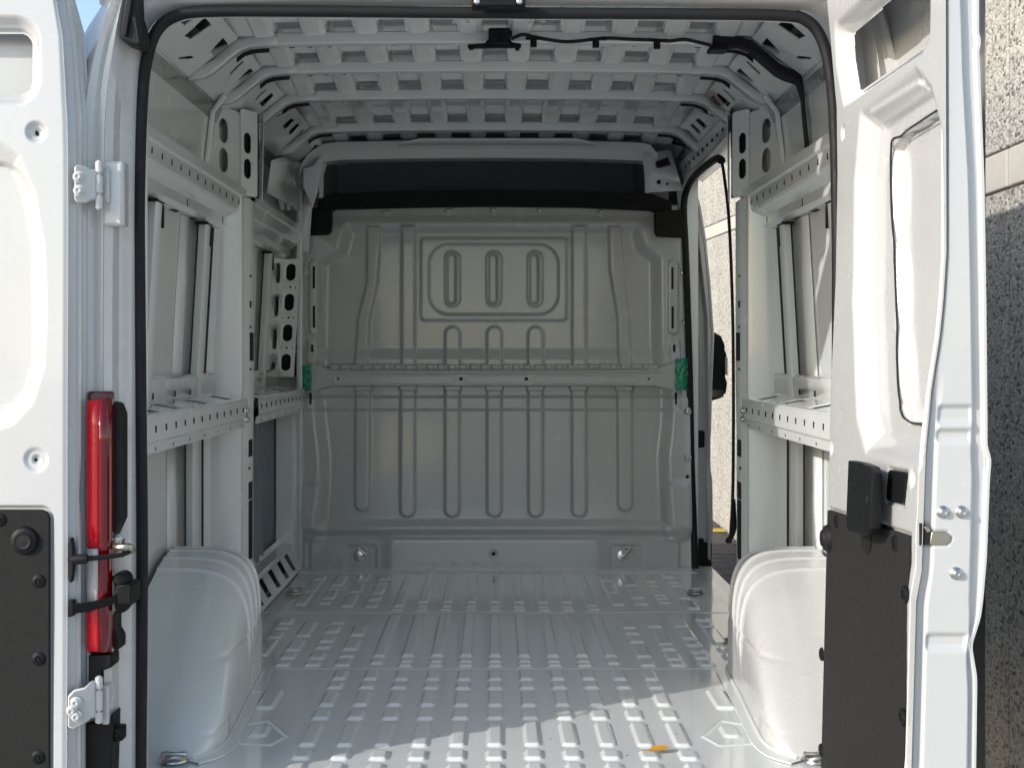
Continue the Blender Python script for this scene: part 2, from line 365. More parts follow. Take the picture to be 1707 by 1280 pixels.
for cx, cy, hw, hh in ((87,285,4,37),(87,416,4,37),(82,533,4,24),(79,688,4,20),(1281,288,4,37),(1282,418,4,37),(1287,533,4,24),(1290,688,4,20)):
    p = bkp(cx, cy, 0); q = hh*.00137
    MB().box(p[0]-.0055, p[0]+.0055, p[1]-.0012, p[1]+.004, p[2]-q, p[2]+q).build('slot', 'hole', bk, angle=None, bevel=.002)
for cx, cy in ((40,945),(1326,945)): inst('hole', HOLE, None, bkp(cx, cy, .0005), (0,-1,0), bk)
p = bkp(685, 1201, .001); inst('washer', WASHER, None, (p[0], p[1]-.001, p[2]), (0,-1,0), bk); inst('hole', HOLE, None, (p[0], p[1]-.0046, p[2]), (0,-1,0), bk)
for cx, a in ((245, 40), (1122, 50)):      # tie-down rings
    p = bkp(cx, 1202, .0); b = MB().lathe((p[0]-.01, p[1], p[2]-.008), (0,-1,0), [(.026,0),(.025,.004),(.018,.006),(.010,.007),(.009,.014),(.004,.016)], 20)
    c = Vector((p[0]+.008, p[1]-.012, p[2]+.012)); b.tube([c+Vector((.022*math.cos(k*math.pi/8), -.002, .022*math.sin(k*math.pi/8))) for k in range(17)], .0035, 8)
    d = Vector((math.cos(R(-a)), 0, math.sin(R(-a))))*.026
    if cx > 700: d = Vector((d.x, 0, -d.z))
    b.tube([c-d-Vector((0,.004,0)), c+d-Vector((0,.004,0))], .005, 8)
    b.build('tie_down_ring', 'steel', bk)
# cross beam over the bulkhead
cu = np.arange(70, 1308, 3.0); cv = np.arange(560, 676, 2.0); A, B = np.meshgrid(cu, cv)
shape = np.minimum(sbox(A, B, 688, 620, 560, 29, 3), np.minimum(spoly(A, B, [(74,566),(150,592),(150,648),(74,668)]), spoly(A, B, [(1300,556),(1222,592),(1222,648),(1300,668)])))
hb = em(shape, .085, 10)-.035
hb -= em(np.abs(B-604)-1.5, .006, 6)*(np.abs(A-688) < 560)
for (x0, x1) in ((150,565),(590,795),(812,1170)): hb += em(np.abs(sbox(A, B, (x0+x1)/2, 625, (x1-x0)/2-4, 13, 12))-1.5, .0025, 4)
tops = np.zeros_like(A)
for cx in range(150, 1230, 36): tops = np.maximum(tops, em(sbox(A, B, cx, 583, 13, 9, 3), .060, 8))
for cx, ye in lo: tops = np.maximum(tops, em(sbox(A, B, cx, 655, 30, 9, 3), .066, 8))
tops = np.maximum(tops, em(sbox(A, B, 688, 584, 548, 9, 3), .046, 8))
hb = np.maximum(hb, tops-.035)
Pb = np.stack([(480+A/2-PX)*(YB-.03)/KF, YB-hb, (PY-320-B/2)*(YB-.03)/KF], -1)
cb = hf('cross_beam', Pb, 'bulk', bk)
for cx, r in ((577, 1), (795, 1), (167, .6), (1203, .6)):
    p = S(480+cx/2, 320+623/2, YB-.05); o = inst('hole', HOLE, None, (p[0], YB-.0512, p[2]), (0,-1,0), bk); o.scale = (r, r, 1)
# green tape at both beam ends
for k, (x0, x1, y0, y1) in enumerate(((36, 80, 576, 662), (1289, 1335, 554, 660))):
    gx = np.linspace(x0, x1, 24); gy = np.linspace(y0, y1, 40); A, B = np.meshgrid(gx, gy)
    A = A+1.6*np.sin(B/7+k)*((A-x0 < 3) | (x1-A < 3))
    rs = np.random.RandomState(k); dep = .058+.004*np.sin(A/4.0+B/9)+.003*np.sin(B/5-A/7)-(.030*sm((A-x0)/(x1-x0)) if k else .030*sm((x1-A)/(x1-x0)))
    dep -= .0 
    wr = sum(.0012*np.sin(A*rs.uniform(-.5,.5)+B*rs.uniform(-.35,.35)+rs.uniform(0,6)) for _ in range(7))
    if k == 0: dep = .028+.03*sm((A-x0)/22)+wr
    else: dep = .028+.03*sm((x1-A)/22)+wr
    hf('green_tape', np.stack([(480+A/2-PX)*(YB-.03)/KF, YB-dep, (PY-320-B/2)*(YB-.03)/KF], -1), 'tape', bk)

for x0, x1 in ((-1.01, -.855), (.87, .935)): MB().box(x0, x1, 6.072, 6.09, -1.0, .93).build('pillar_closing', 'inner', van, angle=None)
# --- overhead cab shelf, dark, and black trim over the bulkhead
b = MB(); xs = [-.80, -.78, -.5, 0, .5, .68, .70]
prof = [(YB+.05, .665), (YB+.30, .70), (YB+.62, .78), (YB+.66, .95), (YB+.66, 1.0)]
b.grid([[(-.86, q[0], q[1]) for q in prof], [(-.80, q[0], q[1]-.0) for q in prof], [(.70, q[0], q[1]) for q in prof], [(.76, q[0], q[1]) for q in prof]])
b.box(-.88, -.80, YB+.04, YB+.7, .55, 1.02); b.box(.70, .80, YB+.04, YB+.7, .55, 1.02); b.box(-.9, .9, YB+.02, YB+.7, 1.0, 1.03)
b.build('overhead_shelf', 'lining', van, angle=25)
b = MB(); b.tube([S(705, 312, 6.45), S(760, 316, 6.44), S(840, 320, 6.43), S(930, 318, 6.43), S(972, 319, 6.43)], .006, 6); b.build('shelf_edge', 'grey', van)
def strip(pts_top, pts_bot, Y, dep, nm, m, par, bev=.004):
    b = MB(); f = [S(*p, Y) for p in pts_top]; g2 = [S(*p, Y) for p in pts_bot]
    n = len(f); rows = [f, g2, [(p[0], p[1]+dep, p[2]) for p in g2], [(p[0], p[1]+dep, p[2]) for p in f], f]
    b.grid(rows); b.f.append((0, n, 2*n, 3*n)); b.f.append((n-1, 4*n-1, 3*n-1, 2*n-1))
    return b.build(nm, m, par, bevel=bev)
strip([(530,332),(560,322),(700,317),(825,316),(960,318),(1085,323),(1120,336)], [(530,362),(560,349),(700,345.5),(825,344),(960,345.5),(1085,351),(1120,366)], YB-.012, .10, 'bulkhead_trim', 'plastic', van)
for pts in ([(517,346),(553,346),(552,385),(548,391),(514,392)], [(1092,350),(1136,350),(1143,396),(1096,394),(1092,388)]):
    f = [S(px, py, YB-.035) for px, py in pts]; MB().hexa(f, [(p[0], p[1]+.05, p[2]) for p in f]).build('trim_tab', 'plastic', van, bevel=.004)

for cx_, cy_, sx_ in ((1048, 286, 1), (566, 288, -1)):        # rounded upper corners of the opening over the partition
    arc_ = [(cx_+sx_*27*math.sin(k*math.pi/16), cy_-27*math.cos(k*math.pi/16)) for k in range(9)]
    f_ = [S(*p, HEADY+.03) for p in arc_]+[S(cx_+sx_*27, 335, HEADY+.03), S(cx_+sx_*34, 335, HEADY+.03), S(cx_+sx_*34, 250, HEADY+.03), S(cx_, 250, HEADY+.03)]
    MB().hexa(f_, [(p[0], p[1]+.05, p[2]) for p in f_]).build('header_corner', 'inner', van, angle=40)
# --- roof: corrugated skin between bows
BOWS = [3.98, 4.38, 4.85, 5.53]; HEAD = 6.0
x = np.arange(-.80, .801, .004); y = np.arange(3.0, 6.1, .008); X, Y = np.meshgrid(x, y)
Zr = 1.000-.032*X**2
ph = np.abs(((X/.155+.5) % 1)-.5)            # 0 at a bead centre
bead = sm((.27-ph)/.035)*(np.abs(X) < .72)
ends = [3.0]+BOWS+[HEAD]
ramp = np.zeros_like(X); up = np.zeros_like(X)
for e in BOWS+[HEAD]:
    d = e-Y
    ramp += sm((.125-d)/.02)*(d > 0)*.0+np.clip((.15-d)/.15, 0, 1)*(d > .0)*.024
    up += sm((.045-d)/.008)*sm((d+.09)/.02)
bead_amp = np.ones_like(X)
Zr = Zr + .018*bead - ramp*1.0 - .006*sm((ph-.3)/.06) + bead*up*.060
roof = hf('roof_panel', np.stack([X, Y, Zr], -1), 'inner', van, angle=45)
PATH = [(0,.945),(.3,.9435),(.5,.9415),(.655,.938),(.70,.936),(.742,.932),(.772,.921),(.80,.900),(.852,.857),(.880,.841),(.925,.833)]
PATHF = [(-a, c) for a, c in PATH[::-1]]+PATH[1:]
for i, yb in enumerate(BOWS):
    # each bow: upright front face, underside with flange, back face
    dep = .062 if i < 3 else .07
    rows = [[(a, yb+.004, c+.034) for a, c in PATHF], [(a, yb, c+.030) for a, c in PATHF], [(a, yb, c+.002) for a, c in PATHF], [(a*.999, yb+.004, c-.002) for a, c in PATHF],
            [(a*.998, yb+dep-.022, c-.002) for a, c in PATHF], [(a*.998, yb+dep-.018, c+.006) for a, c in PATHF], [(a*.998, yb+dep, c+.006) for a, c in PATHF], [(a, yb+dep+.004, c+.034) for a, c in PATHF]]
    bow = MB().grid(rows).build('roof_bow', 'inner', van, angle=30)
    for s in (-1, 1):                        # lapped corner bracket and its joint line
        pth = [(s*a, c) for a, c in PATH if a > .65]
        MB().grid([[(a, yb-.003, c+.030) for a, c in pth], [(a, yb-.004, c) for a, c in pth], [(a, yb+.03, c-.005) for a, c in pth]]).build('corner_bracket', 'inner', bow, angle=30, solid=.0015)
        arc = [(s*q, z) for q, z in ((.69, .929), (.735, .926), (.765, .917), (.79, .897))]
        MB().grid([[(a, yb+dep-.005, c+.012) for a, c in arc], [(a, yb+dep-.005, c-.004) for a, c in arc]]).build('seam_gap', 'hole', bow, solid=.002)
    hs = MB()
    for hx in np.arange(-.62, .63, .31):
        for dx, wd in ((0, .009), (.055, .006), (.115, .006)):
            hs.box(hx+dx-wd, hx+dx+wd, yb+dep-.014, yb+dep-.004, .945-.024*(hx+dx)**2+.002, .945-.024*(hx+dx)**2+.005)
    hs.build('hole_row', 'hole', bow, angle=None)
# front header above the bulkhead
HP = [(-.905,.72),(-.88,.80),(-.84,.86),(-.78,.905),(-.70,.915),(-.35,.922),(0,.925),(.35,.922),(.66,.912),(.70,.90),(.73,.86)]
rows = [[(a, HEAD-.08, c+.04) for a, c in HP], [(a, HEAD-.02, c+.012) for a, c in HP], [(a, HEAD, c) for a, c in HP], [(a, HEAD, c-.028) for a, c in HP], [(a, HEAD+.09, c-.03) for a, c in HP]]
hd = MB().grid(rows).build('front_header', 'inner', van, angle=30)
hs = MB()
for px, w2 in ((617,1.6),(631,5),(641,1.5),(736,5),(746,1.5),(752,1.5),(770,1.7),(781,2.5),(823,1.7),(865,2.5),(876,1.7),(893,1.5),(900,1.5),(911,5),(1003,1.5),(1013,5),(1027,1.5)):
    p = S(px, 250.5 if px < 700 or px > 950 else 249.5, HEAD); ww = w2*.0027
    hs.box(p[0]-ww, p[0]+ww, HEAD-.0015, HEAD+.004, p[2]-.005, p[2]+.005)
hs.build('hole_row', 'hole', hd, angle=None)
b = MB(); b.grid([[S(675,236,5.8), S(700,230,5.8), S(960,230,5.8), S(985,236,5.8)], [S(660,241,5.85), S(690,239,5.85), S(970,239,5.85), S(1000,241,5.85)]]); b.build('roof_doubler', 'inner', van, solid=.01, bevel=.003)
# outer roof and body sides (outside of the van)
OUT = [(-1.025,-.95),(-1.03,-.3),(-1.01,.3),(-.985,.62),(-.93,.84),(-.87,.985),(-.76,1.06),(0,1.09)]
OUTF = OUT+[(-a, c) for a, c in OUT[::-1][1:]]
b = MB(); top = [p for p in OUTF if p[1] > .8]
b.grid([[(TL(a, min(c, .84)), 2.95, c) for a, c in top], [(a, 3.5, c) for a, c in top], [(a, 6.7, c) for a, c in top], [(a*.93, 7.35, c-.12) for a, c in top]]); b.build('roof_skin', 'white', van, angle=60, solid=.004)
sideL = [p for p in OUT if p[1] < .85]
b = MB().grid([[(TL(a, c), 2.99, c) for a, c in sideL], [(a, 3.5, c) for a, c in sideL], [(a, 7.2, c) for a, c in sideL]]); b.build('side_skin', 'white', van, angle=60, solid=.003)
sideR = [(-a, c) for a, c in sideL]
b = MB().grid([[(TL(a, c), 2.99, c) for a, c in sideR], [(a, 3.5, c) for a, c in sideR], [(a, 4.86, c) for a, c in sideR]]); b.build('side_skin', 'white', van, angle=60, solid=-.003)
b = MB().grid([[(a, yy, c) for a, c in ((.96,.80),(.935,.84),(.87,.985))] for yy in (4.86, 6.1)]); b.build('side_skin', 'white', van, angle=60, solid=-.003)
# cab and bonnet (ahead of the partition)
b = MB()
st = [(6.12, 1.0, -.95, 1.0, .9), (6.9, 1.02, -.95, .98, .86), (7.5, 1.0, -.95, .78, .80), (8.15, .99, -.95, .12, .86), (8.75, .94, -.95, -.12, .86), (9.05, .86, -.95, -.35, .75), (9.12, .8, -.9, -.6, .7)]
b.grid([[(-w1, yy, z0), (-w1, yy, (z0+min(z1, .2))/2), (-w1*.99, yy, min(z1, .2)-.02), (-w2, yy, z1-.04), (-w2*.8, yy, z1), (w2*.8, yy, z1), (w2, yy, z1-.04), (w1*.99, yy, min(z1, .2)-.02), (w1, yy, (z0+min(z1, .2))/2), (w1, yy, z0)] for yy, w1, z0, z1, w2 in st])
b.f.append(tuple(len(b.v)-10+k for k in range(10)))
b.build('cab_body', 'white', van, angle=30, solid=.004)
MB().box(-.95, .93, YB+.75, YB+.78, -.95, .98).build('cab_divider', 'cab', van, angle=None)
for wy in (3.72, 8.2):
    for s in (-1, 1):
        wh = MB().lathe((s*.93, wy, -CZ+.34), (s,0,0), [(.18,-.1),(.30,-.1),(.338,-.07),(.338,.07),(.30,.095),(.2,.09)], 28).build('wheel', 'tyre', van)
        MB().lathe((s*.93, wy, -CZ+.34), (s,0,0), [(.2,-.09),(.2,.05),(.1,.07),(.03,.075)], 24).build('rim', 'steel', wh)

# ------------------------------------------------------------------ side walls
def wall(s):
    sd = 'side_lining'
    side = empty('side_lining', (0, 0, 0)); side.parent = van
    def q(px, py, X):                       # picture position on the left wall, mirrored for the right one
        p = onX(px, py, -X); return (p[0]*(-s) if s > 0 else p[0], p[1], p[2])
    mx = (lambda p: (-p[0]*s if s > 0 else p[0], p[1], p[2]))
    y2 = 6.05 if s < 0 else 4.86
    # inner face of the outer skin
    zs = [-1.0, -.6, -.2, 0, .2, .4, .55, .7, .8, .88, .93]
    MB().grid([[(s*XS(z), yy, z) for z in zs] for yy in (3.2, 3.8, 4.6, y2)]).build('skin_panel', 'inner', side, angle=60)
    # upper rail
    U_ = [(.985,.432),(.945,.436),(.930,.448),(.930,.478),(.893,.497),(.887,.506),(.884,.548),(.874,.553),(.871,.580),(.97,.584)]
    L1 = 4.72 if s < 0 else 4.70
    r1 = MB().grid([[(s*a, yy, c) for a, c in U_] for yy in (3.06, L1)]).build('upper_rail', 'inner', side, angle=25, solid=.0)
    hs = MB()
    for k in range(14):
        yy = 3.30+.105*k; hs.box(*sorted((s*.8835, s*.8865)), yy-.003, yy+.003, .520, .537)
    for k in range(3): yy = 3.47+.52*k; hs.box(*sorted((s*.9285, s*.932)), yy-.003, yy+.003, .450, .473)
    for k in range(6): yy = 3.5+.23*k; hs.box(*sorted((s*.955, s*.975)), yy-.03, yy+.03, .432, .4345)
    hs.build('slot_row', 'hole', r1, angle=None)
    # lower rail: shelf with openings, slotted face, lower lip
    fm = lambda u, v: (s*v, u, -.152+.18*(v-.86))
    def shelf(y0, y1, hol, par):
        return plate('rail_shelf', [(y0,.858),(y1,.858),(y1,1.0),(y0,1.0)], [[(a-.06,.875),(a+.05,.875),(a+.06,.952),(a-.045,.952)] for a in hol], fm, (0,0,1), .003, 'inner', par)
    Lp = [(.995,-.154),(.865,-.150),(.857,-.156),(.855,-.216),(.866,-.224),(.868,-.250),(.90,-.254)]
    def lower(y0, y1, hol):
        b = MB().grid([[(s*a, yy, c) for a, c in Lp[1:]] for yy in (y0, y1)]); r = b.build('lower_rail', 'inner', side, angle=25)
        shelf(y0, y1, hol, r)
        MB().box(*sorted((s*.90, s*.99)), y0, y1, -.245, -.235).build('rail_floor', 'hole', r, angle=None)
        hs = MB(); k = y0+.06
        while k < y1-.05:
            hs.box(*sorted((s*.8535, s*.858)), k-.003, k+.003, -.195, -.178); k += .105
        k = y0+.12
        while k < y1-.05:
            hs.box(*sorted((s*.866, s*.870)), k-.003, k+.003, -.243, -.234); k += .19
        hs.build('slot_row', 'hole', r, angle=None)
        # upstand behind the shelf
        MB().grid([[(s*a, yy, c) for a, c in ((.968,-.138),(.963,-.072),(.972,-.063),(1.0,-.058))] for yy in (y0, y1)]).build('upstand', 'inner', r, angle=30, solid=.002)
        hs = MB()
        for k in (3.72, 3.98, 4.18): hs.box(*sorted((s*.963, s*.968)), k-.006, k+.006, -.125, -.107)
        if y0 < 4: hs.build('slot_row', 'hole', r, angle=None)
        return r
    lr = lower(3.06, 4.575, [3.42, 3.66, 4.02, 4.38])
    for dz in (-.012, -.042): inst('bolt', BOLT, None, (s*.853, 4.53, -.178+dz), (-s, -.4, 0), lr)
    # stiffeners: hat posts on the skin with dark sealed seams
    def stiff(yr, top, bot, ext=True):
        b = MB(); zz = [top, (top*2+bot)/3, (top+2*bot)/3, bot]
        inn = lambda z: XS(z)-.036
        b.grid([[(s*(XS(z)-.001), yr, z) for z in zz], [(s*(inn(z)+.004), yr-.004, z) for z in zz], [(s*inn(z), yr+.004, z) for z in zz], [(s*inn(z), yr+.055, z) for z in zz], [(s*(XS(z)-.001), yr+.06, z) for z in zz]])
        st = b.build('stiffener', 'inner', side, angle=30)
        MB().grid([[(s*(XS(z)-.004), yr-.22, z) for z in zz], [(s*(XS(z)-.008), yr-.02, z) for z in zz]]).build('stiffener_flange', 'inner', st, solid=.003)
        MB().grid([[(s*(XS(z)-.010), yr-.014, z) for z in zz], [(s*(XS(z)-.011), yr-.004, z) for z in zz]]).build('dark_seam', 'hole', st, solid=.002)
        MB().grid([[(s*(XS(z)-.003), yr+.06, z) for z in zz], [(s*(XS(z)-.003), yr+.068, z) for z in zz]]).build('dark_seam', 'hole', st, solid=.002)
        if top > .3:
            c = MB().box(*sorted((s*(inn(top)-.012), s*(inn(top)+.03))), yr-.05, yr-.03, top-.012, top-.004); c.box(*sorted((s*(inn(top)-.004), s*(inn(top)+.02))), yr-.03, yr+.07, top-.008, top-.003)
            c.box(*sorted((s*(inn(top)-.001), s*(inn(top)+.014))), yr+.055, yr+.075, top-.075, top-.01); c.build('clip', 'plastic', st, bevel=.002)
        return st
    stiff(3.647, .432, -.15); stiff(4.276, .432, -.15)
    stiff(4.25, -.256, -.95)
    # horizontal edge of the skin recess above the lower rail
    # post between the bays
    zz = [-.97, -.75, -.55, -.45, -.3, -.1, .1, .3, .42, .55]
    pin = lambda z: .878+(.0 if z > -.2 else .004)
    rf = lambda z: 4.575
    rows = [[(s*XS(z), rf(z)-.05, z) for z in zz], [(s*(XS(z)-.02), rf(z)-.006, z) for z in zz], [(s*(pin(z)+.012), rf(z), z) for z in zz], [(s*pin(z), rf(z)+.008, z) for z in zz],
            [(s*pin(z), rf(z)+.045, z) for z in zz], [(s*(pin(z)-.012), rf(z)+.06, z) for z in zz], [(s*(pin(z)-.012), rf(z)+.175, z) for z in zz], [(s*(pin(z)+.005), rf(z)+.185, z) for z in zz], [(s*(XS(z)), rf(z)+.20, z) for z in zz]]
    post = MB().grid(rows).build('pillar', 'inner', side, angle=40)
    hs = MB()
    for zc, hh in ((.28,.004),(.18,.012),(.10,.004),(.03,.05),(-.05,.004),(-.33,.03),(-.40,.005),(-.48,.03),(-.62,.105),(-.86,.07)):
        hs.box(*sorted((s*(pin(zc)-.0135), s*(pin(zc)-.010))), 4.66, 4.66+.03+(.04 if hh > .02 else 0), zc-hh, zc+hh)
    hs.build('slot_row', 'hole', post, angle=None)
    MB().grid([[(s*(XS(z)-.004), 4.50, z) for z in zz], [(s*(XS(z)-.006), 4.516, z) for z in zz]]).build('dark_seam', 'hole', post, solid=.002)
    # upper part of the post: two plates with oval openings
    def oplate(pa, pb, z0, z1, ovals, nm='oval_plate', bk=None):
        pa = Vector((s*pa[0], pa[1], 0)); pb = Vector((s*pb[0], pb[1], 0)); d = pb-pa; L = d.length; d.normalize()
        nn = Vector((d.y, -d.x, 0)); nn = nn if nn.y < 0 else -nn
        f = lambda u, v: (pa.x+d.x*u, pa.y+d.y*u, v)
        pl = plate(nm, rr(L/2, (z0+z1)/2, L, z1-z0, .012), [rr(u*L, zc, w_, h_, w_/2-.001, 6) for u, zc, w_, h_ in ovals], f, nn, .003, 'inner', side)
        o = pa-nn*(.016 if bk == 'hole' else .03)-d*.03; L = L+.06
        MB().add([(o.x-d.x*.0, o.y, z0), (o.x+d.x*L, o.y+d.y*L, z0), (o.x+d.x*L, o.y+d.y*L, z1), (o.x, o.y, z1)], [(0,1,2,3)]).build('plate_backing', bk or 'grey', pl, angle=None)
        return pl
    oplate((.965,4.40), (.892,4.60), .59, .845, [(.52,.765,.062,.085),(.52,.665,.062,.085)], bk='bulk')
    oplate((.890,4.61), (.846,4.69), .56, .86, [(.42,.745,.042,.075),(.42,.655,.042,.072)], bk='hole')
    MB().grid([[(s*.83, 4.70, .55), (s*.825, 4.70, .87)], [(s*.86, 4.84, .55), (s*.86, 4.84, .86)]]).build('pillar_gusset', 'inner', side, solid=.003)
    MB().tube([(s*.958, 4.37, .585), (s*.935, 4.37, .80), (s*.90, 4.36, .85)], .006, 6).build('dark_seam', 'hole', side)
    MB().tube([(s*.955, 4.345, .585), (s*.93, 4.345, .80), (s*.885, 4.33, .852)], .009, 6).build('frame_bead', 'inner', side)
    # sloping cant panel below the roof, pierced between the bows
    n2 = Vector((.095, .125)).normalized()   # normal in (|x|, z)
    P0 = (.775, .955); P1 = (.925, .841); dl = math.hypot(P1[0]-P0[0], P1[1]-P0[1]); dv = ((P1[0]-P0[0])/dl, (P1[1]-P0[1])/dl)
    f = lambda u, v: (s*(P0[0]+dv[0]*v), u, P0[1]+dv[1]*v)
    nx, nz = n2[0], n2[1]; cpl = nx*P0[0]+nz*P0[1]
    def hq(pts):                             # traced on the sloping plane
        o = []
        for px, py in pts:
            a, b_ = abs(px-PX)/KF, (PY-py)/KF; Yq = cpl/(nx*a+nz*b_)
            o.append((Yq, (a*Yq-P0[0])*dv[0]+(b_*Yq-P0[1])*dv[1]))
        return o
    def holes(y0, y1, i):
        o = []
        if i == 0: o = [hq([(306,60),(341,28),(353,42),(318,66)]), hq([(349,86),(371,62),(381,74),(360,97)]), hq([(290,30),(322,14),(326,28),(308,43)]), hq([(296,95),(318,92),(324,96),(318,99),(298,99)])]
        elif i == 1: o = [hq([(381,122),(404,100),(406,104),(385,125)]), hq([(394,134),(416,113),(423,119),(402,143)])]
        elif i == 2: o = [hq([(423,166),(443,147),(445,150),(427,168)]), hq([(431,172),(452,154),(457,160),(438,179)])]
        elif i == 3: o = [hq(q_) for q_ in ([(470,210),(485,196),(491.5,201),(476.6,216)], [(480,220),(495,205),(500,209),(485,225)], [(489,230),(504,215),(509,219),(493,235)], [(458,193),(490,181),(493,182.5),(461,196)])]
        else: o = [hq(q_) for q_ in ([(512,256),(526,240),(531,244),(518,260)], [(520,265),(534,248),(537,251),(524,267)])]
        return o
    ed = [3.05]+BOWS+([HEAD] if s < 0 else [])
    for i, (a, c) in enumerate(zip(ed[:-1], ed[1:])):
        aa = a+(.066 if i else 0)
        plate('cant_panel', [(aa, 0), (c-.002, 0), (c-.002, dl), (aa, dl)], holes(a, c, i), f, (s*n2[0], 0, n2[1]), .003, 'inner', side)
    MB().grid([[(s*.74, yy, 1.03), (s*.83, yy, 1.0), (s*.945, yy, .90), (s*.968, yy, .82)] for yy in (3.35, 6.1)]).build('cant_cavity', 'shade', side, angle=60)  # coloured dark so the pierced openings look unlit inside
    MB().grid([[(s*.925, yy, .842), (s*.932, yy, .825), (s*.955, yy, .815)] for yy in (3.3, 4.32)]).build('cant_lip', 'inner', side, angle=30, solid=.002)
    MB().box(*sorted((s*.938, s*.946)), 3.3, 4.32, .812, .818).build('dark_seam', 'hole', side, angle=None)
    # wheel arch
    na, nyy = 56, 330
    Yv = np.linspace(3.13, 4.27, nyy)
    tp = np.interp(Yv, [3.13,3.17,3.25,3.36,3.48,3.70,3.88,4.0,4.12,4.20,4.25,4.27], [-.975,-.955,-.885,-.82,-.765,-.672,-.607,-.585,-.592,-.63,-.76,-.975])
    k5 = np.ones(21)/21; tp = np.convolve(np.pad(tp, 10, 'edge'), k5, 'valid')
    xi = np.interp(Yv, [3.13,3.20,3.30,3.48,3.8,4.05,4.17,4.27], [.76,.69,.672,.682,.702,.712,.75,.90]); xi = np.convolve(np.pad(xi, 10, 'edge'), k5, 'valid')
    P = np.zeros((nyy, na, 3)); sv = np.linspace(0, 1, na)
    ex = np.interp(Yv, [3.13, 3.5, 4.0, 4.27], [.30, .34, .36, .5])
    for i in range(nyy):
        a = np.sin(sv*np.pi/2)**(ex[i]); c = np.cos(sv*np.pi/2)**(ex[i])
        Xc = .985+(xi[i]-.985)*a; Zc = FZ-.005+(tp[i]-FZ)*c
        amp = 0
        for y0, ztop in ((3.80, -.90), (3.875, -.87), (3.95, -.84), (4.02, -.82)):
            yy = y0+.05*(1-c)*0
            amp = amp + np.exp(-((Yv[i]-yy-.10*(.5-sv))/.0062)**2)*sm((Zc-ztop)/.08)
        Xc = Xc-.0065*amp*a*(a > .3); Zc = Zc+.006*amp*c
        Zc = Zc+.004*np.sin(Yv[i]*9+sv*5)*c*(1-c)
        for zc_ in (-.795, -.925): Xc = Xc+.0045*np.exp(-((Zc-zc_)/.006)**2)*(a > .5)
        P[i, :, 0] = s*Xc; P[i, :, 1] = Yv[i]; P[i, :, 2] = Zc
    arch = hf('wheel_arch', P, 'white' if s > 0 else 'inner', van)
    MB().tube([(s*xi[k]*1.0-s*.004, Yv[k], FZ+.004) for k in range(9, nyy-22, 13)], .006, 6).build('arch_seam', 'inner', arch)
    kk_ = list(range(7, nyy-18, 9))
    MB().grid([[(s*(xi[k]-.034), Yv[k]-(.03 if k < 44 else 0), FZ+.0015) for k in kk_], [(s*(xi[k]-.033), Yv[k]-(.03 if k < 44 else 0), FZ+.005) for k in kk_], [(s*(xi[k]+.02), Yv[k]+.01, FZ+.0055) for k in kk_]]).build('arch_flange', 'inner', arch, angle=40)
    # ring on the floor by the arch
    for (yy, xx) in ((4.42, .80), (5.36, .815), (3.145, .765)):
        b = MB().lathe((s*xx, yy, FZ+.006), (0,0,1), [(.036,0),(.034,.004),(.028,.005)], 20)
        b.tube([(s*xx+.026*math.cos(k*math.pi/9), yy+.026*math.sin(k*math.pi/9), FZ+.016+.004*math.sin(k)) for k in range(19)], .0045, 8)
        b.tube([(s*xx-.03, yy, FZ+.020), (s*xx+.03, yy, FZ+.020)], .005, 8)
        b.build('tie_down_ring', 'steel', fl)
    return side, stiff, lower, oplate
sideL_, stiffL, lowerL, oplL = wall(-1)
# left front bay, up to the partition
stiffL(5.49, .432, -.15)
lowerL(4.78, 5.93, [4.95, 5.32, 5.62])
MB().grid([[(-a, yy, c) for a, c in ((.985,.432),(.945,.436),(.930,.448),(.930,.478),(.893,.497),(.887,.506),(.884,.548),(.874,.553),(.871,.580),(.97,.584))] for yy in (4.80, 6.0)]).build('upper_rail', 'inner', sideL_, angle=25)
f = lambda u, v: (-.962+.05*(v-.2), u, v)
plate('oval_plate', rr(5.74, .14, .42, .60, .03), [rr(5.80-.0*k, .36-.145*k, .16, .088, .044, 6) for k in range(4)]+[rr(5.80, .288-.145*k, .035, .016, .002, 1) for k in range(3)], f, (1,0,0), .003, 'inner', sideL_)
f2 = lambda u, v: (u-.055*(.4-v), 5.95, v)
zc = [S(0, py, 5.95)[2] for py in (454, 504, 555, 604)]
ptop, pbot = S(0, 432, 5.95)[2], S(0, 628, 5.95)[2]
pl = plate('oval_plate', [(-.955,pbot),(-.880,pbot),(-.880,ptop),(-.955,ptop)], [rr(-.918, z, .044, .078, .0218, 7) for z in zc]+[rr(-.918+dx, (zc[k]+zc[k+1])/2, a, .010, .001, 1) for k in range(3) for dx, a in ((0, .012), (-.025, .006), (.024, .007))], f2, (0,-1,0), .003, 'inner', sideL_)
MB().add([(-1.0,5.99,pbot),(-.888,5.99,pbot),(-.888,5.99,ptop),(-1.0,5.99,ptop)], [(0,1,2,3)]).build('plate_backing', 'hole', pl, angle=None)
b = MB()
for k in range(3): z = (zc[k]+zc[k+1])/2; b.box(-.965, -.884, 5.943, 5.949, z+.017, z+.021); b.box(-.965, -.884, 5.943, 5.949, z-.021, z-.017)
b.build('plate_bead', 'inner', pl, bevel=.0015)
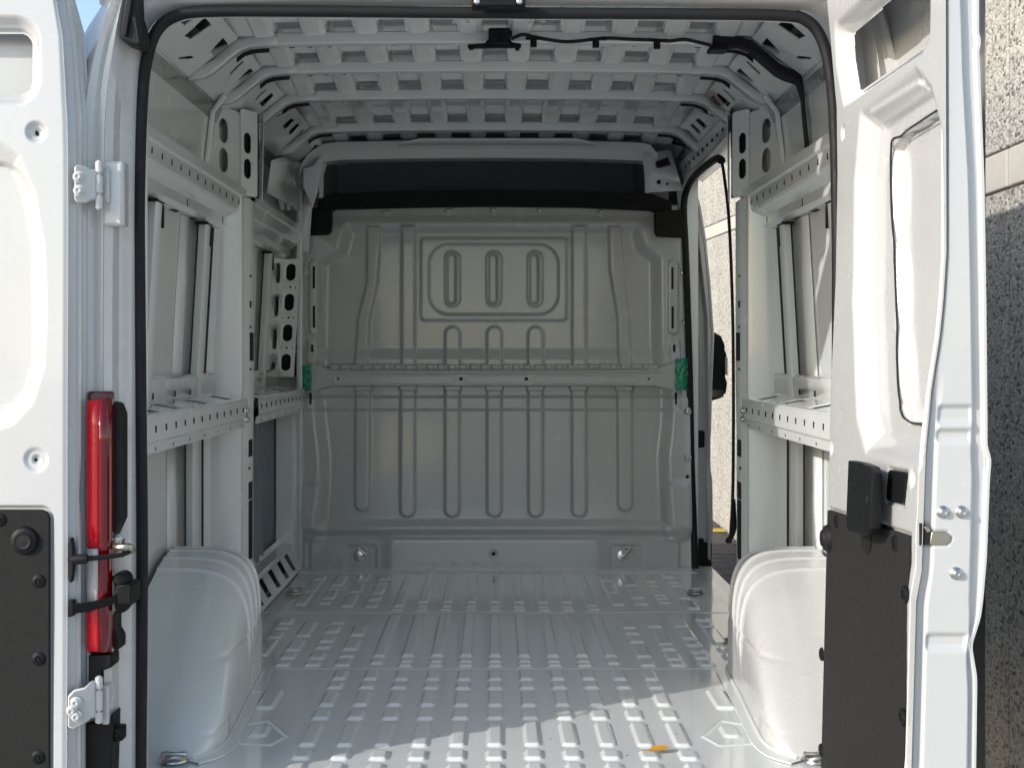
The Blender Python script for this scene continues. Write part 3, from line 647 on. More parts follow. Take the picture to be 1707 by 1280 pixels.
# panel beside the partition, edges and door-pillar strips
MB().grid([[(-.895, 5.96, z), (-.872, 5.965, z), (-.868, 6.03, z)] for z in (-.97, -.3, .2, .6, .75)]).build('front_pillar', 'inner', sideL_, angle=30, solid=.003)
MB().grid([[(-.965, 5.97, z), (-.895, 5.96, z)] for z in (-.97, -.16)]).build('front_pillar_panel', 'inner', sideL_, solid=.003)
MB().grid([[(-.965, 5.97, .43), (-.90, 5.96, .43)], [(-.965, 5.97, ptop), (-.90, 5.96, ptop)]]).build('front_pillar_panel', 'inner', sideL_, solid=.003)
# lower bay: recessed dark panel in its frame
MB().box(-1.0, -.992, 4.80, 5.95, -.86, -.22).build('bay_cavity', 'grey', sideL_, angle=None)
b = MB()
for yy, r in ((5.35, .03), (5.50, .02)): b.tube([(-.985, yy, z) for z in (-.24, -.42)]+[(-.980, yy+.05, -.5), (-.985, yy+.02, -.56), (-.985, yy, -.68), (-.985, yy, -.84)], r, 8)
b.build('bay_crease', 'grey', sideL_)
stC = MB().grid([[(-.99, 4.98, z) for z in (-.93, -.25)], [(-.945, 4.98, z) for z in (-.93, -.25)], [(-.945, 5.06, z) for z in (-.93, -.25)], [(-.985, 5.07, z) for z in (-.93, -.25)]]).build('stiffener', 'inner', sideL_, angle=30)
MB().box(-.985, -.905, 5.93, 5.95, -.90, -.20).build('bay_frame', 'inner', sideL_, bevel=.004)
MB().box(-.985, -.91, 4.80, 5.95, -.87, -.845).build('bay_frame', 'inner', sideL_, bevel=.004)
# sill with slots
a0 = Vector((-.875, 0, FZ+.008)); a1 = Vector((-.975, 0, -.83)); d = (a1-a0); L = d.length; d.normalize()
fs = lambda u, v: (a0.x+d.x*v, u, a0.z+d.z*v)
plate('sill_plate', [(4.62,0),(5.97,0),(5.97,L),(4.62,L)], [[(yy-.06,.018),(yy+.03,.012),(yy+.085,.10),(yy+.05,.145),(yy-.02,.10)] for yy in (4.70, 4.86, 5.02, 5.20, 5.42, 5.64, 5.84)], fs, (.8,0,.6), .003, 'inner', sideL_)
MB().grid([[(-.93, yy, FZ-.02), (-1.0, yy, -.84)] for yy in (4.5, 6.0)]).build('sill_cavity', 'hole', sideL_, angle=None)
# upper left, ahead of the post: panel, gusset and front corner
MB().grid([[S(445,322,5.3), S(452,268,5.2), S(470,262,5.3)], [S(500,352,5.95), S(497,290,5.9), S(502,272,5.9)]]).build('corner_panel', 'inner', sideL_, solid=.003)
for k in range(3): MB().tube([S(463+12*k, 300, 5.6+.1*k), S(470+11*k, 348, 5.75+.1*k)], .012, 6).build('panel_crease', 'inner', sideL_)
MB().hexa([S(505,282,5.93), S(523,276,5.93), S(533,262,5.93), S(540,275,5.93), S(520,345,5.93), S(505,312,5.93)], [S(505,282,6.0), S(523,276,6.0), S(533,262,6.0), S(540,275,6.0), S(520,345,6.0), S(505,312,6.0)]).build('corner_gusset', 'inner', sideL_, bevel=.004)
MB().grid([[S(492,420,5.99), S(505,345,5.99), S(515,290,5.99)], [S(515,420,5.99), S(520,350,5.99), S(545,275,5.99)]]).build('corner_panel', 'inner', sideL_, solid=.004)

sideR_, stiffR, lowerR, oplR = wall(1)
M['label'] = mat('brown_label', (.40, .35, .30), .5, noise=.15, nscale=60)
_n = Vector((.095, 0, .125)).normalized(); _c = _n.dot(Vector((.775, 0, .955)))-.0035
def _q(px, py): a, b_ = (px-PX)/KF, (PY-py)/KF; Yq = _c/(_n.x*a+_n.z*b_); return (a*Yq, Yq, b_*Yq)
MB().add([_q(1176,156), _q(1188,150), _q(1207,176), _q(1196,184)], [(0,1,2,3)]).build('sticker', 'label', sideR_, angle=None)
MB().add([tuple(Vector(_q(*p))-_n*.001) for p in ((1183,163),(1190,159),(1202,175),(1196,180))], [(0,1,2,3)]).build('sticker_panel', 'brick', sideR_, angle=None)
# --- right side: sliding-door opening between the post and the partition
MB().grid([[(a, yy, c) for a, c in ((.90,.985),(.865,.93),(.845,.875),(.865,.815),(.905,.80),(.96,.80))] for yy in (4.75, 6.06)]).build('door_header', 'inner', sideR_, angle=25)
hs = MB()
for k in range(9): yy = 4.95+.12*k; hs.box(.852, .8555, yy-.01, yy+.01, .838, .852)
hs.build('slot_row', 'hole', sideR_, angle=None)
MB().grid([[S(1072,258,5.97), S(1086,255,5.97), S(1118,250,5.97)], [S(1076,322,5.97), S(1100,320,5.97), S(1138,318,5.97)]]).build('corner_panel', 'inner', sideR_, solid=.004)
MB().grid([[S(1128,318,6.05), S(1145,300,6.05)], [S(1138,430,6.05), S(1150,430,6.05)], [S(1146,948,6.05), S(1160,948,6.05)]]).build('pillar_return', 'inner', sideR_, solid=.004)
b = MB()
for px, py, r in ((1098,304,.010),(1112,307,.006)): p = S(px, py, 5.95); b.lathe(p, (0,-1,0), [(r,0),(r,.003)], 10)
tri = [S(1093,270,5.93), S(1113,262,5.93), S(1118,275,5.93), S(1096,280,5.93)]; b.hexa(tri, [(p[0], p[1]+.02, p[2]) for p in tri])
b.build('opening', 'hole', sideR_, angle=None)
# weatherstrip round the opening
path = [S(1217,905,4.86), S(1222,800,4.86), S(1222,560,4.87), S(1216,380,4.87), S(1208,300,4.9), S(1203,268,4.98), S(1192,266,5.12), S(1160,292,5.7), S(1146,314,5.98), S(1140,345,6.02), S(1143,420,6.02), S(1149,600,6.02), S(1153,780,6.02), S(1160,962,6.02)]
def smooth(p, n=4):
    p = [Vector(a) for a in p]; o = []
    for i in range(len(p)-1):
        a, b_, c, d_ = p[max(i-1,0)], p[i], p[i+1], p[min(i+2,len(p)-1)]
        for k in range(n):
            t = k/n; o.append(.5*((2*b_)+(c-a)*t+(2*a-5*b_+4*c-d_)*t*t+(3*b_-a-3*c+d_)*t**3))
    return o+[p[-1]]
b = MB(); b.tube(smooth(path[5:], 5), .0155, 8); b.build('door_weatherstrip', 'rubber', van)
b = MB(); b.tube(smooth(path[:6], 5), .006, 8); b.build('door_weatherstrip', 'rubber', van)
# front door jamb beyond the partition
jx = [(1146,300,1150),(1146,315,1160),(1147,345,1168),(1150,400,1177),(1154,470,1184),(1157,560,1190),(1159,640,1187),(1160,720,1185),(1160,762,1181),(1161,800,1187),(1162,880,1188),(1162,960,1186),(1162,990,1182)]
b = MB(); Yj = 6.22
b.grid([[S(l, py, Yj), S(r-5, py, Yj-.004), S(r-3, py, Yj-.012), S(r, py, Yj-.010), S(r+.5, py, Yj+.004), S(r-.5, py, Yj+.5)] for l, py, r in jx]); jb = b.build('front_door_edge', 'white', van, angle=40)
for (x0, y0, x1, y1) in ((1141,347,1151,388),(1162,718,1175,746),(1163,898,1174,942),(1168,905,1187,962)):
    p0 = S(x0, y1, Yj-.03); p1 = S(x1, y0, Yj-.03); MB().box(p0[0], p1[0], Yj-.03, Yj+.02, p0[2], p1[2]).build('striker', 'plastic', jb, bevel=.008)
# mirror
ym = 6.75
pts = [(1180,556),(1192,554),(1203,560),(1209,575),(1209,584),(1212,590),(1212,612),(1208,620),(1213,640),(1211,655),(1202,664),(1188,668),(1180,667)]
f_ = [S(px, py, ym) for px, py in pts]; mm = MB().hexa([(p[0], ym, p[2]) for p in f_], [(p[0]-.01, ym+.12, p[2]*.97) for p in f_]).build('side_mirror', 'plastic', van, bevel=.012)
p0 = S(1184, 650, ym-.003); p1 = S(1206, 662, ym-.003); MB().box(p0[0], p1[0], ym-.004, ym, p1[2], p0[2]).build('mirror_glass', 'glass', mm, angle=None)
p0 = S(1209, 596, ym-.01); MB().box(p0[0], p0[0]+.012, ym-.01, ym+.04, p0[2]-.09, p0[2]).build('mirror_lamp', 'clear', mm, angle=None)
MB().box(.93, 1.15, ym+.02, ym+.08, -.18, .02).build('mirror_arm', 'plastic', mm, bevel=.01)
# strap hanging from the post
MB().tube(smooth([S(1222,832,4.9), S(1224,870,4.9), S(1222,888,4.9), S(1212,903,4.88)]), .009, 8).build('hanging_strap', 'rubber', van)
MB().box(.88, 1.0, 4.86, 6.1, FZ-.05, FZ-.004).build('door_sill', 'inner', van, bevel=.005)

# black felt strip on the right end of the first bow and down to the rail
rows = []
fp = [(.655,.934),(.742,.930),(.772,.919),(.80,.897),(.852,.852),(.882,.836),(.918,.825),(.928,.78),(.935,.70),(.945,.60),(.950,.56)]
for a, c in fp:
    wdt = .05 if c > .8 else .03
    rows.append([(a, 3.965, c+.026), (a-.002, 3.966, c-.002), (a-.003, 3.97+wdt, c-.003)])
fs_ = MB().grid(rows).build('felt_cable_cover', 'felt', van, angle=50, solid=.003)
MB().box(.645, .70, 3.955, 4.02, .915, .928).build('cover_end', 'plastic', fs_, bevel=.003)
# camera unit and its cable on the first bow
yc = 3.955
def pbox(mb, x0, y0, x1, y1, yn, yf): p = S(x0, y1, yn); r = S(x1, y0, yn); return mb.box(p[0], r[0], yn, yf, p[2], r[2])
b = MB(); pbox(b, 814, 46, 851, 74, yc-.035, yc+.02); lu = b.build('roof_camera_unit', 'plastic', van, bevel=.006)
b = MB(); f_ = [S(px, py, yc-.02) for px, py in ((779,74),(808,72),(818,60),(846,60),(854,71),(869,73),(869,79),(780,80))]; b.hexa(f_, [(p[0], p[1]+.02, p[2]) for p in f_]); b.build('bracket', 'plastic', lu, bevel=.003)
b = MB(); b.lathe(S(845, 58, yc-.03), (0,-1,0), [(.016,-.01),(.016,.012),(.011,.018),(.006,.016)], 16); pbox(b, 782, 78, 789, 82, yc-.02, yc); pbox(b, 859, 79, 866, 83, yc-.02, yc); b.build('lens', 'plastic', lu)
b = MB(); b.tube(smooth([S(px, py, yc-.004) for px, py in ((852,65),(862,61),(873,58),(890,62),(910,66),(940,70),(965,69),(990,66),(1015,64),(1050,66),(1085,67),(1115,69),(1140,66),(1160,70),(1185,76))]), .0055, 8); b.build('cable', 'rubber', van)
for px, py in ((890,70),(994,71),(1096,73)):
    b = MB(); pbox(b, px-6, py-4, px+5, py+8, yc-.012, yc+.004); pbox(b, px-14, py-8, px+18, py-4, yc-.010, yc); b.build('cable_clip', 'plastic', van, bevel=.002)
for px in (769, 894):
    b = MB(); b.tube([S(px-11, 39, 3.30), S(px-11, 30, 3.30), S(px-8, 28, 3.30), S(px+9, 28, 3.30), S(px+11, 30, 3.30), S(px+11, 38, 3.30)], .006, 8); b.build('hook', 'white', van)

# ------------------------------------------------------------------ rear frame
sealp = smooth([(S(234,1330,3.0)), S(236,1100,3.0), S(237,900,3.0), S(235,700,3.0), S(233,500,3.0), S(232,330,3.0), S(237,170,3.0), S(246,95,3.0), S(263,50,3.0), S(292,28,3.0), S(340,20,3.0), S(480,19,3.0), S(825,22,3.0), S(1170,24,3.0), S(1310,27,3.0), S(1346,36,3.0), S(1368,62,3.0), S(1382,110,3.0), S(1391,200,3.0), S(1396,400,3.0), S(1396,700,3.0), S(1394,1000,3.0), S(1394,1330,3.0)], 6)
b = MB(); b.tube(sealp, .0135, 12); b.build('door_seal', 'rubber', van)
b = MB(); b.grid([[(p.x*1.0, 3.005, p.z) for p in sealp], [(p.x*1.0, 3.03, p.z) for p in sealp], [(p.x*1.01, 3.06, p.z) for p in sealp]]); b.build('inner_return', 'inner', van, angle=50)
def lean(z): return .02*max(0, z-.1)+1.02*max(0, z-.45)**2
PROF = [(.795,3.02),(.808,3.0),(.820,2.985),(.8245,2.975),(.842,2.955),(.848,2.925),(.862,2.910),(.868,2.920),(.884,2.922),(.894,2.912),(.912,2.908),(.935,2.925),(.985,2.955),(1.012,2.975),(1.022,3.01),(1.024,3.05)]
zz = list(np.linspace(-.98, .80, 34))
for s in (-1, 1):
    b = MB(); b.grid([[(s*(a-lean(z)*((a-.79)/.23)), yy+.012*math.sin(z*3)*0, z) for a, yy in PROF] for z in zz])
    b.build('rear_pillar', 'white', van, angle=28)
    # hinge mounting pads on the pillar
    for py0, py1 in ((272, 380),):
        p0 = S(178, py1, 2.94); p1 = S(214, py0, 2.94)
        MB().box(*sorted((-p0[0]*s, -p1[0]*s)), 2.903, 2.95, p0[2], p1[2]).build('hinge_pad', 'white', van, bevel=.008)
# roof header over the opening
HPf = [(-.885,.765),(-.87,.785),(-.84,.80),(-.79,.813),(-.4,.822),(0,.824),(.4,.822),(.79,.813),(.84,.80),(.87,.785),(.885,.765)]
up_ = lambda c, k: c+k
b = MB(); b.grid([[(a*.90, 3.03, c-.022) for a, c in HPf], [(a*.93, 2.985, c-.014) for a, c in HPf], [(a*.95, 2.972, c-.004) for a, c in HPf], [(a*.96, 2.962, c) for a, c in HPf], [(a, 2.955, c+.02) for a, c in HPf], [(a*1.0, 2.93, c+.10) for a, c in HPf], [(a*1.0, 2.93, c+.20) for a, c in HPf]])
b.build('rear_header', 'white', van, angle=30)
b = MB(); pbox(b, 786, -12, 876, 10, 2.925, 2.97); st_ = b.build('latch_striker', 'plastic', van, bevel=.003)
for px in (795, 866): o = inst('bolt', BOLT, None, S(px, 3, 2.926), (0,-1,0), st_); o.scale = (.6, .6, .3); o.data = BOLT
f_ = [S(px, py, 2.90) for px, py in ((212,-30),(226,-30),(228,20),(235,45),(238,70),(234,78),(224,76),(205,68),(198,62))]; rb = MB().hexa(f_, [(p[0], p[1]+.07, p[2]) for p in f_]).build('corner_rubber', 'rubber', van, bevel=.006)
b = MB(); b.tube([S(208,60,2.895), S(216,10,2.895), S(219,-30,2.895)], .005, 6); b.tube([S(231,72,2.895), S(224,30,2.895)], .005, 6); b.build('rubber_lip', 'rubber', rb)

# tail lamp on the left pillar
lp = empty('tail_lamp', (0,0,0)); lp.parent = van
zl = [S(0, py, 2.9)[2] for py in (655, 665, 760, 870, 980, 1075, 1088)]
def lamp(nm, m, pr, z0, z1, bev=.006):
    b = MB(); b.hexa([(S(px, 0, yy)[0], yy, z0) for px, yy in pr], [(S(px, 0, yy)[0], yy, z1) for px, yy in pr]); return b.build(nm, m, lp, bevel=bev)
zt, zb = S(0, 652, 2.9)[2], S(0, 1090, 2.9)[2]
lamp('lamp_housing', 'darkred', [(147,2.90),(180,2.90),(190,2.908),(194,2.97),(140,2.99)], zb, zt)
def lens(nm, m, pr, py0, py1):
    n = 7; rows = [[S(px, py0+(py1-py0)*k/(n-1), yy) for px, yy in pr] for k in range(n)]
    b = MB(); b.grid(rows); return b.build(nm, m, lp, angle=60, solid=.004)
for py0, py1, m_ in ((667, 912, 'redglow'), (1004, 1085, 'redglow'), (914, 1002, 'clear')):
    lens('clear_lens' if m_ == 'clear' else 'red_lens', m_, [(146,2.896),(149,2.888),(154,2.883),(160,2.881),(164,2.882)], py0, py1)
lens('red_lens', 'red', [(164,2.882),(170,2.883),(177,2.887),(183,2.895),(187,2.908)], 664, 1086)
b = MB()
for py in (690, 930, 1000): b.box(S(147,0,2.887)[0], S(178,0,2.887)[0], 2.889, 2.905, S(0,py+2,2.887)[2], S(0,py-2,2.887)[2])
b.build('lamp_divider', 'darkred', lp)
b = MB(); f_ = [S(px, py, 2.915) for px, py in ((180,668),(196,672),(203,690),(203,865),(194,885),(186,905),(180,905))]; b.hexa(f_, [(p[0], p[1]+.05, p[2]) for p in f_]); b.build('lamp_gasket', 'rubber', lp, bevel=.004)
b = MB(); f_ = [S(px, py, 2.915) for px, py in ((183,1022),(193,1022),(193,1050),(200,1062),(200,1082),(183,1082))]; b.hexa(f_, [(p[0], p[1]+.05, p[2]) for p in f_]); b.build('lamp_gasket', 'rubber', lp, bevel=.004)
b = MB(); f_ = [S(px, py, 2.89) for px, py in ((147,1092),(186,1090),(187,1112),(165,1120),(165,1140),(147,1142))]; b.hexa(f_, [(p[0], p[1]+.06, p[2]) for p in f_]); b.build('bumper_corner', 'plastic', van, bevel=.004)
b = MB(); f_ = [S(px, py, 2.90) for px, py in ((143,1205),(180,1200),(189,1188),(186,1300),(143,1300))]; b.hexa(f_, [(p[0], p[1]+.06, p[2]) for p in f_]); b.build('bumper_corner', 'plastic', van, bevel=.004)
b = MB(); pbox(b, 188, 1212, 204, 1235, 2.915, 2.95); bs = b.build('bump_stop', 'plastic', van, bevel=.003); inst('button', BUTTON, None, S(196, 1224, 2.914), (0,-1,0), bs)
# latch striker on the pillar
b = MB(); b.tube(smooth([S(190,905,2.92), S(196,912,2.88), S(214,911,2.875), S(221,917,2.90)]), .008, 8); pbox(b, 186, 900, 203, 930, 2.92, 2.945); b.build('striker', 'zinc', van, bevel=.003)
inst('bolt', BOLT, None, S(195, 899, 2.92), (0,-1,0), van)

# ------------------------------------------------------------------ left rear door, swung right round and facing the camera
YD = 2.84
ld = empty('rear_door', (0,0,0)); ld.parent = van
ld['label'] = 'left rear door swung fully open, facing out beside the red tail lamp'
u = np.concatenate([np.arange(-480, -20, 6.0), np.arange(-20, 112.1, 1.4)]); v = np.concatenate([np.arange(-40, 1290, 1.9), [1290, 1320, 1400]])
U, V = np.meshgrid(u, v)
h = np.zeros_like(U)
wh = sbox(U, V, -215, 101, 263, 54, 24)
h -= em(wh-13, .022, 20); h -= em(wh-2, .010, 6)
hole = wh < -3
big = spoly(U, V, [(-420,240),(-10,240),(22,265),(46,320),(62,410),(66,520),(62,610),(45,665),(15,698),(-30,712),(-420,712)])
h -= em(big+6, .045, 40)
h -= em(sbox(U, V, -220, 475, 262, 208, 60), .014, 10)
for cx, cy, r, dp in ((60, 220, 15, .010), (60, 766, 18, .006)):
    d = np.hypot(U-cx, V-cy)-r; h -= em(d, dp, 9); h -= em(d+r-7, .006, 4)
tr = sbox(U, V, -216, 1180, 299, 331, 14)
h -= em(tr-5, .008, 6)
edge = sm((U-92)/20)*0
e1 = 104+6*sm((330-V)/60)-8*sm((120-V)/200)*0
ex_ = np.interp(V, [-40, 0, 60, 200, 255, 262, 355, 362, 1400], [88, 93, 104, 112, 113, 113, 113, 113, 111])
Uw = np.where(U > 60, 60+(U-60)*(ex_-60)/(112-60), U)
h -= .004*sm((U-103)/9)
h += .0012*np.sin(U/60)*np.sin(V/90)
P = np.stack([(Uw-PX)*YD/KF, YD-h, (PY-V)*YD/KF], -1)
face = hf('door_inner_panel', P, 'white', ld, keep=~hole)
# hinge-side edge of the door
ep = [(112,0,2.846),(114,0,2.86),(126,0,2.868),(131,0,2.866),(135,0,2.872),(137,0,2.90),(143,0,2.905),(146,0,2.912),(150,0,2.914),(149.5,0,2.93)]
b = MB(); vv = [-40,0,60,130,200,262,300,355,420,600,760,800,830,870,1000,1150,1290,1400]
wob = {200:1.5, 130:0, 830:-3, 800:-1.5}
b.grid([[S(px-112+float(np.interp(py, [-40,0,60,200,262,1400], [88,93,104,112,113,111]))-(6 if px > 140 and py < 60 else 0)+(wob.get(py, 0) if px > 134 else 0), py, yy) for px, _, yy in ep] for py in vv]); b.build('door_edge', 'white', ld, angle=28)
_o = [(-1.64, S(0,1400,2.93)[2])]+[(S(px,0,2.93)[0], S(0,py,2.93)[2]) for px, py in ((147,1400),(147,300),(144,200),(138,60),(122,0),(112,-40))]+[(-1.60, S(0,-40,2.93)[2])]
for zc_, hh_ in ((S(0,-40,2.9)[2], .004), (S(0,1398,2.9)[2], .004)): MB().box(-1.6, -.95, YD+.004, 2.924, zc_-hh_, zc_+hh_).build('door_end_cap', 'white', ld, angle=None)
MB().hexa([(a, 2.925, c) for a, c in _o], [(a, 2.931, c) for a, c in _o]).build('door_outer_skin', 'white', ld, angle=None)
# trim board, buttons and knob
f2_ = [((px-PX)*YD/KF, (PY-py)*YD/KF) for px, py in rr(-217, 1182, 598, 663, 15, 6)]
tb = plate('trim_board', f2_, [], lambda a, c: (a, YD-.001, c), (0,-1,0), .007, 'trim', ld, bev=.002)
for px, py in ((65,968),(65,1097),(64,1261),(0,866),(-120,866)): inst('button', BUTTON, None, S(px, py, YD-.0045), (0,-1,0), tb)
MB().lathe(S(42, 900, YD-.003), (0,-1,0), [(.031,0),(.031,.004),(.027,.012),(.019,.016),(.017,.019),(.015,.018),(.010,.0185)], 28).build('rubber_stop', 'rubber', tb)
inst('hole', HOLE, None, S(59, 224, YD+.016), (0,-1,0), ld); o = inst('hole', HOLE, None, S(60, 766, YD+.0115), (0,-1,0), ld); o.scale = (.45, .45, 1)
# hinges
for k, (py0, py1) in enumerate(((276, 340), (1150, 1210))):
    hg = empty('hinge', (0,0,0)); hg.parent = ld
    x0, x1 = ((122, 150), (112, 140))[k]
    c = (py0+py1)/2
    if k == 0: pl_ = [(123,278),(127,275),(142,276),(150,282),(163,281),(163,334),(150,333),(143,338),(128,338),(123,333)]
    else: pl_ = [(112,1160),(122,1150),(140,1146),(152,1134),(160,1136),(160,1198),(152,1196),(146,1202),(122,1216),(112,1212)]
    f_ = [S(px, py, 2.84+(max(0, px-135)*.0012)) for px, py in pl_]; hh = MB().hexa(f_, [(p[0], p[1]+.012, p[2]) for p in f_]).build('hinge_leaf', 'white', hg, bevel=.004)
    b = MB(); xk = 165 if k == 0 else 165
    zz_ = ((270,288),(293,322),(327,348)) if k == 0 else ((1128,1146),(1150,1182),(1186,1203))
    for a, c_ in zz_: b.tube([S(xk, a, 2.875), S(xk, c_, 2.875)], .0085, 12)
    b.tube([S(xk, zz_[0][0]-2, 2.875), S(xk, zz_[-1][1]+2, 2.875)], .005, 8)
    b.build('hinge_barrel', 'white', hg)
    b = MB(); pbox(b, xk+4, py0+(3 if k == 0 else -8), xk+16, py1-2, 2.89, 2.94); b.build('hinge_leaf', 'white', hg, bevel=.004)
    for px, py in (((131,295),(132,318)) if k == 0 else ((127,1170),(120,1184),(128,1193))): inst('bolt', WBOLT, None, S(px, py, 2.84), (0,-1,0), hh)
# check straps
b = MB(); f_ = []
ov = [(117+5*math.cos(a), 934+38*math.sin(a)) for a in [k*math.pi/8 for k in range(16)]]
f_ = [S(px, py, 2.838) for px, py in ov]; cs = MB().hexa(f_, [(p[0], p[1]+.02, p[2]) for p in f_]).build('check_strap', 'rubber', ld, bevel=.002)
b = MB(); b.tube([S(120,933,2.835), S(140,931,2.835), S(146,930,2.835)], [.011,.011,.009], 8); b.tube([S(143,931,2.837), S(165,929,2.845), S(200,925,2.87), S(216,920,2.885)], [.006,.0055,.005,.005], 8); b.build('strap_rod', 'rubber', cs)
b = MB(); f_ = [S(px, py, 2.836) for px, py in ((113,1001),(122,1000),(122,1027),(112,1029))]; b.hexa(f_, [(p[0], p[1]+.02, p[2]) for p in f_]); cs = b.build('check_strap', 'plastic', ld, bevel=.002)
b = MB(); a_ = [(120,1006,2.836),(150,1003,2.845),(185,994,2.865),(205,984,2.88)]; b.hexa([S(*p) for p in a_]+[S(p[0], p[1]+17-.04*(p[0]-120), p[2]) for p in a_[::-1]], [S(p[0], p[1], p[2]+.012) for p in a_]+[S(p[0], p[1]+17-.04*(p[0]-120), p[2]+.012) for p in a_[::-1]]); b.build('strap_arm', 'plastic', cs, bevel=.002)
b = MB(); pbox(b, 194, 974, 219, 1008, 2.872, 2.95); pbox(b, 190, 982, 216, 1012, 2.885, 2.95); b.lathe(S(203, 966, 2.90), (0,-1,0), [(.018,-.03),(.018,.01),(.012,.014)], 14); b.lathe(S(203, 1010, 2.90), (0,-1,0), [(.014,-.03),(.014,.01),(.009,.012)], 14); b.build('strap_roller', 'plastic', van, bevel=.004)

# ------------------------------------------------------------------ right rear door, open square to the body
rd = empty('rear_door', (0,0,0)); rd.parent = van
rd['label'] = 'right rear door open at a right angle, black handle and latch edge towards the camera'
_zF = [(592-p)*2.23/2200 for p in (1420,1280,1000,950,800,750,650,560,500,420,0)]
_xF = [(p-825)*2.23/2200 for p in (1515,1518,1526,1535,1540,1542,1551,1565,1571,1576,1575)]
def XD(Y, Z):                                # inner face of the open door
    xr = np.interp(Z, [-.9,-.36,-.06,.17,.40,.55,.79], [.740,.742,.748,.758,.762,.760,.738]); xf = np.interp(Z, _zF, _xF)
    return xr+(xf-xr)*(2.95-Y)/.72
def dY(px, py, off=0):
    a, b_ = (px-PX)/KF, (PY-py)/KF; Yv_ = 2.5
    for _ in range(40): Yv_ = .5*Yv_+.5*(float(XD(Yv_, b_*Yv_))+off)/a
    return (Yv_, b_*Yv_)                     # door coordinates (distance y, height z)
def D3(y_, z_, off=0): return (float(XD(y_, z_))+off, y_, z_)
yv = np.arange(2.225, 2.9601, .0038); zv = np.arange(-.98, .82, .0038)
A, B = np.meshgrid(yv, zv); h = np.zeros_like(A)     # h > 0: away into the door
tr_ = lambda pts: [dY(*p) for p in pts]
whp = tr_([(1398,56),(1455,2),(1500,-40),(1541,-75),(1541,50),(1533,66),(1409,156),(1400,100)])
dwh = spoly(A, B, whp)
h += em(dwh-.018, .022, .028); h += em(dwh-.004, .012, .010)
R1 = tr_([(1437,198),(1524,130),(1548,160),(1565,230),(1570,330),(1567,560),(1553,690),(1535,768),(1445,742),(1432,690),(1425,500),(1428,300)])
d1 = spoly(A, B, R1); h += em(d1+.004, .035, .055)
R2 = tr_([(1459,250),(1476,224),(1553,172),(1566,232),(1570,330),(1566,560),(1546,705),(1486,702),(1472,668),(1465,544),(1460,400)])
d2 = spoly(A, B, R2); h += em(d2, .020, .008); h += em(np.abs(d2)-.003, .010, .004)
R3 = tr_([(1446,190),(1520,140),(1530,152),(1468,196),(1452,208)]); h -= em(spoly(A, B, R3)-.004, .010, .012)
tbp = tr_([(1381,850),(1517,894),(1508,1290),(1371,1290)])
dtb = spoly(A, B, tbp); h += em(dtb-.006, .006, .007)
sqp = tr_([(1482,786),(1511,790),(1506,838),(1478,832)]); h += em(spoly(A, B, sqp)-.006, .008, .008)
for px, py in ((1405,222),(1386,747),(1521,798)):
    y_, z_ = dY(px, py); h += em(np.hypot(A-y_, B-z_)-.013, .008, .012)
h -= .008*sm((A-2.93)/.03)*0
h += .03*sm((A-2.935)/.03)                        # rolls away at the hinge side
keep = ~(dwh < -.004)
h *= sm((A-2.234)/.030)
HD = h.copy()
P = np.stack([XD(A, B)+h, A, B], -1)
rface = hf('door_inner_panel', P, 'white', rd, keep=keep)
# outer skin and free edge facing the camera
b = MB(); zo = [-.98,-.7,-.62,-.55,-.36,-.2,0,.2,.4,.6,.8]
b.grid([[(.832, 2.238, z), (.868, 2.34, z), (.885, 2.6, z), (.885, 2.9, z), (.862, 2.96, z)] for z in zo]); b.box(.742, .88, 2.26, 2.95, .815, .82); b.box(.80, .86, 2.958, 2.964, -.97, .8); b.box(.775, .88, 2.26, 2.95, -.985, -.98); b.build('door_outer_skin', 'white', rd, angle=60)
inn = [(-200,1575),(0,1575),(210,1576),(420,1576),(500,1571),(560,1565),(650,1551),(750,1542),(800,1540),(950,1535),(1000,1526),(1280,1518),(1420,1515)]
outp = [(-200,1632),(0,1634),(60,1634),(68,1641),(78,1634),(300,1643),(500,1646),(700,1648),(745,1648),(765,1655),(800,1652),(930,1647),(1000,1641),(1030,1637),(1077,1622),(1130,1631),(1280,1629),(1420,1629)]
vv = np.concatenate([np.arange(-200, 0, 12), np.arange(0, 1290, 3.0), [1330, 1420]]); tt = np.linspace(0, 1, 70)
T, V = np.meshgrid(tt, vv)
I = np.interp(V, *zip(*inn)); k9 = np.ones(9)/9
O = np.interp(V, *zip(*outp)); kk = np.ones(7)/7
col = np.convolve(np.pad(O[:, 0], 3, 'edge'), kk, 'valid'); O = np.repeat(col[:, None], 70, 1)
col = np.convolve(np.pad(I[:, 0], 6, 'edge'), np.ones(13)/13, 'valid'); I = np.repeat(col[:, None], 70, 1)
Os = np.repeat(np.convolve(np.pad(np.where((V[:, 0] > 55) & (V[:, 0] < 80), 1636, O[:, 0]), 12, 'edge'), np.ones(25)/25, 'valid')[:, None], 70, 1)
U = I+(O-I)*T
fl1 = Os-np.interp(V, [0, 300, 700, 760, 940, 1000, 1060, 1130], [30, 26, 24, 30, 26, 22, 10, 14])       # hem line
h = np.zeros_like(U)                               # towards the camera
h -= .012*sm((U-fl1+4)/8); h += .007*sm((U-O+9)/4)
h -= .02*sm((I+7-U)/7)
for a, c in ((677,705),(717,735),(1058,1082)):
    m_ = sbox(U, V, (I+fl1)/2+8, (a+c)/2, (fl1-I)*.36, (c-a)/2, 4); h -= em(m_, .008, 9)
gv = sm((I+22-U)/10)*sm((V-600)/200)*.010; h -= gv
h -= em(spoly(U, V, [(1533,869),(1546,872),(1558,884),(1580,885),(1588,897),(1580,909),(1534,911)]), .004, 5)
YE = 2.23
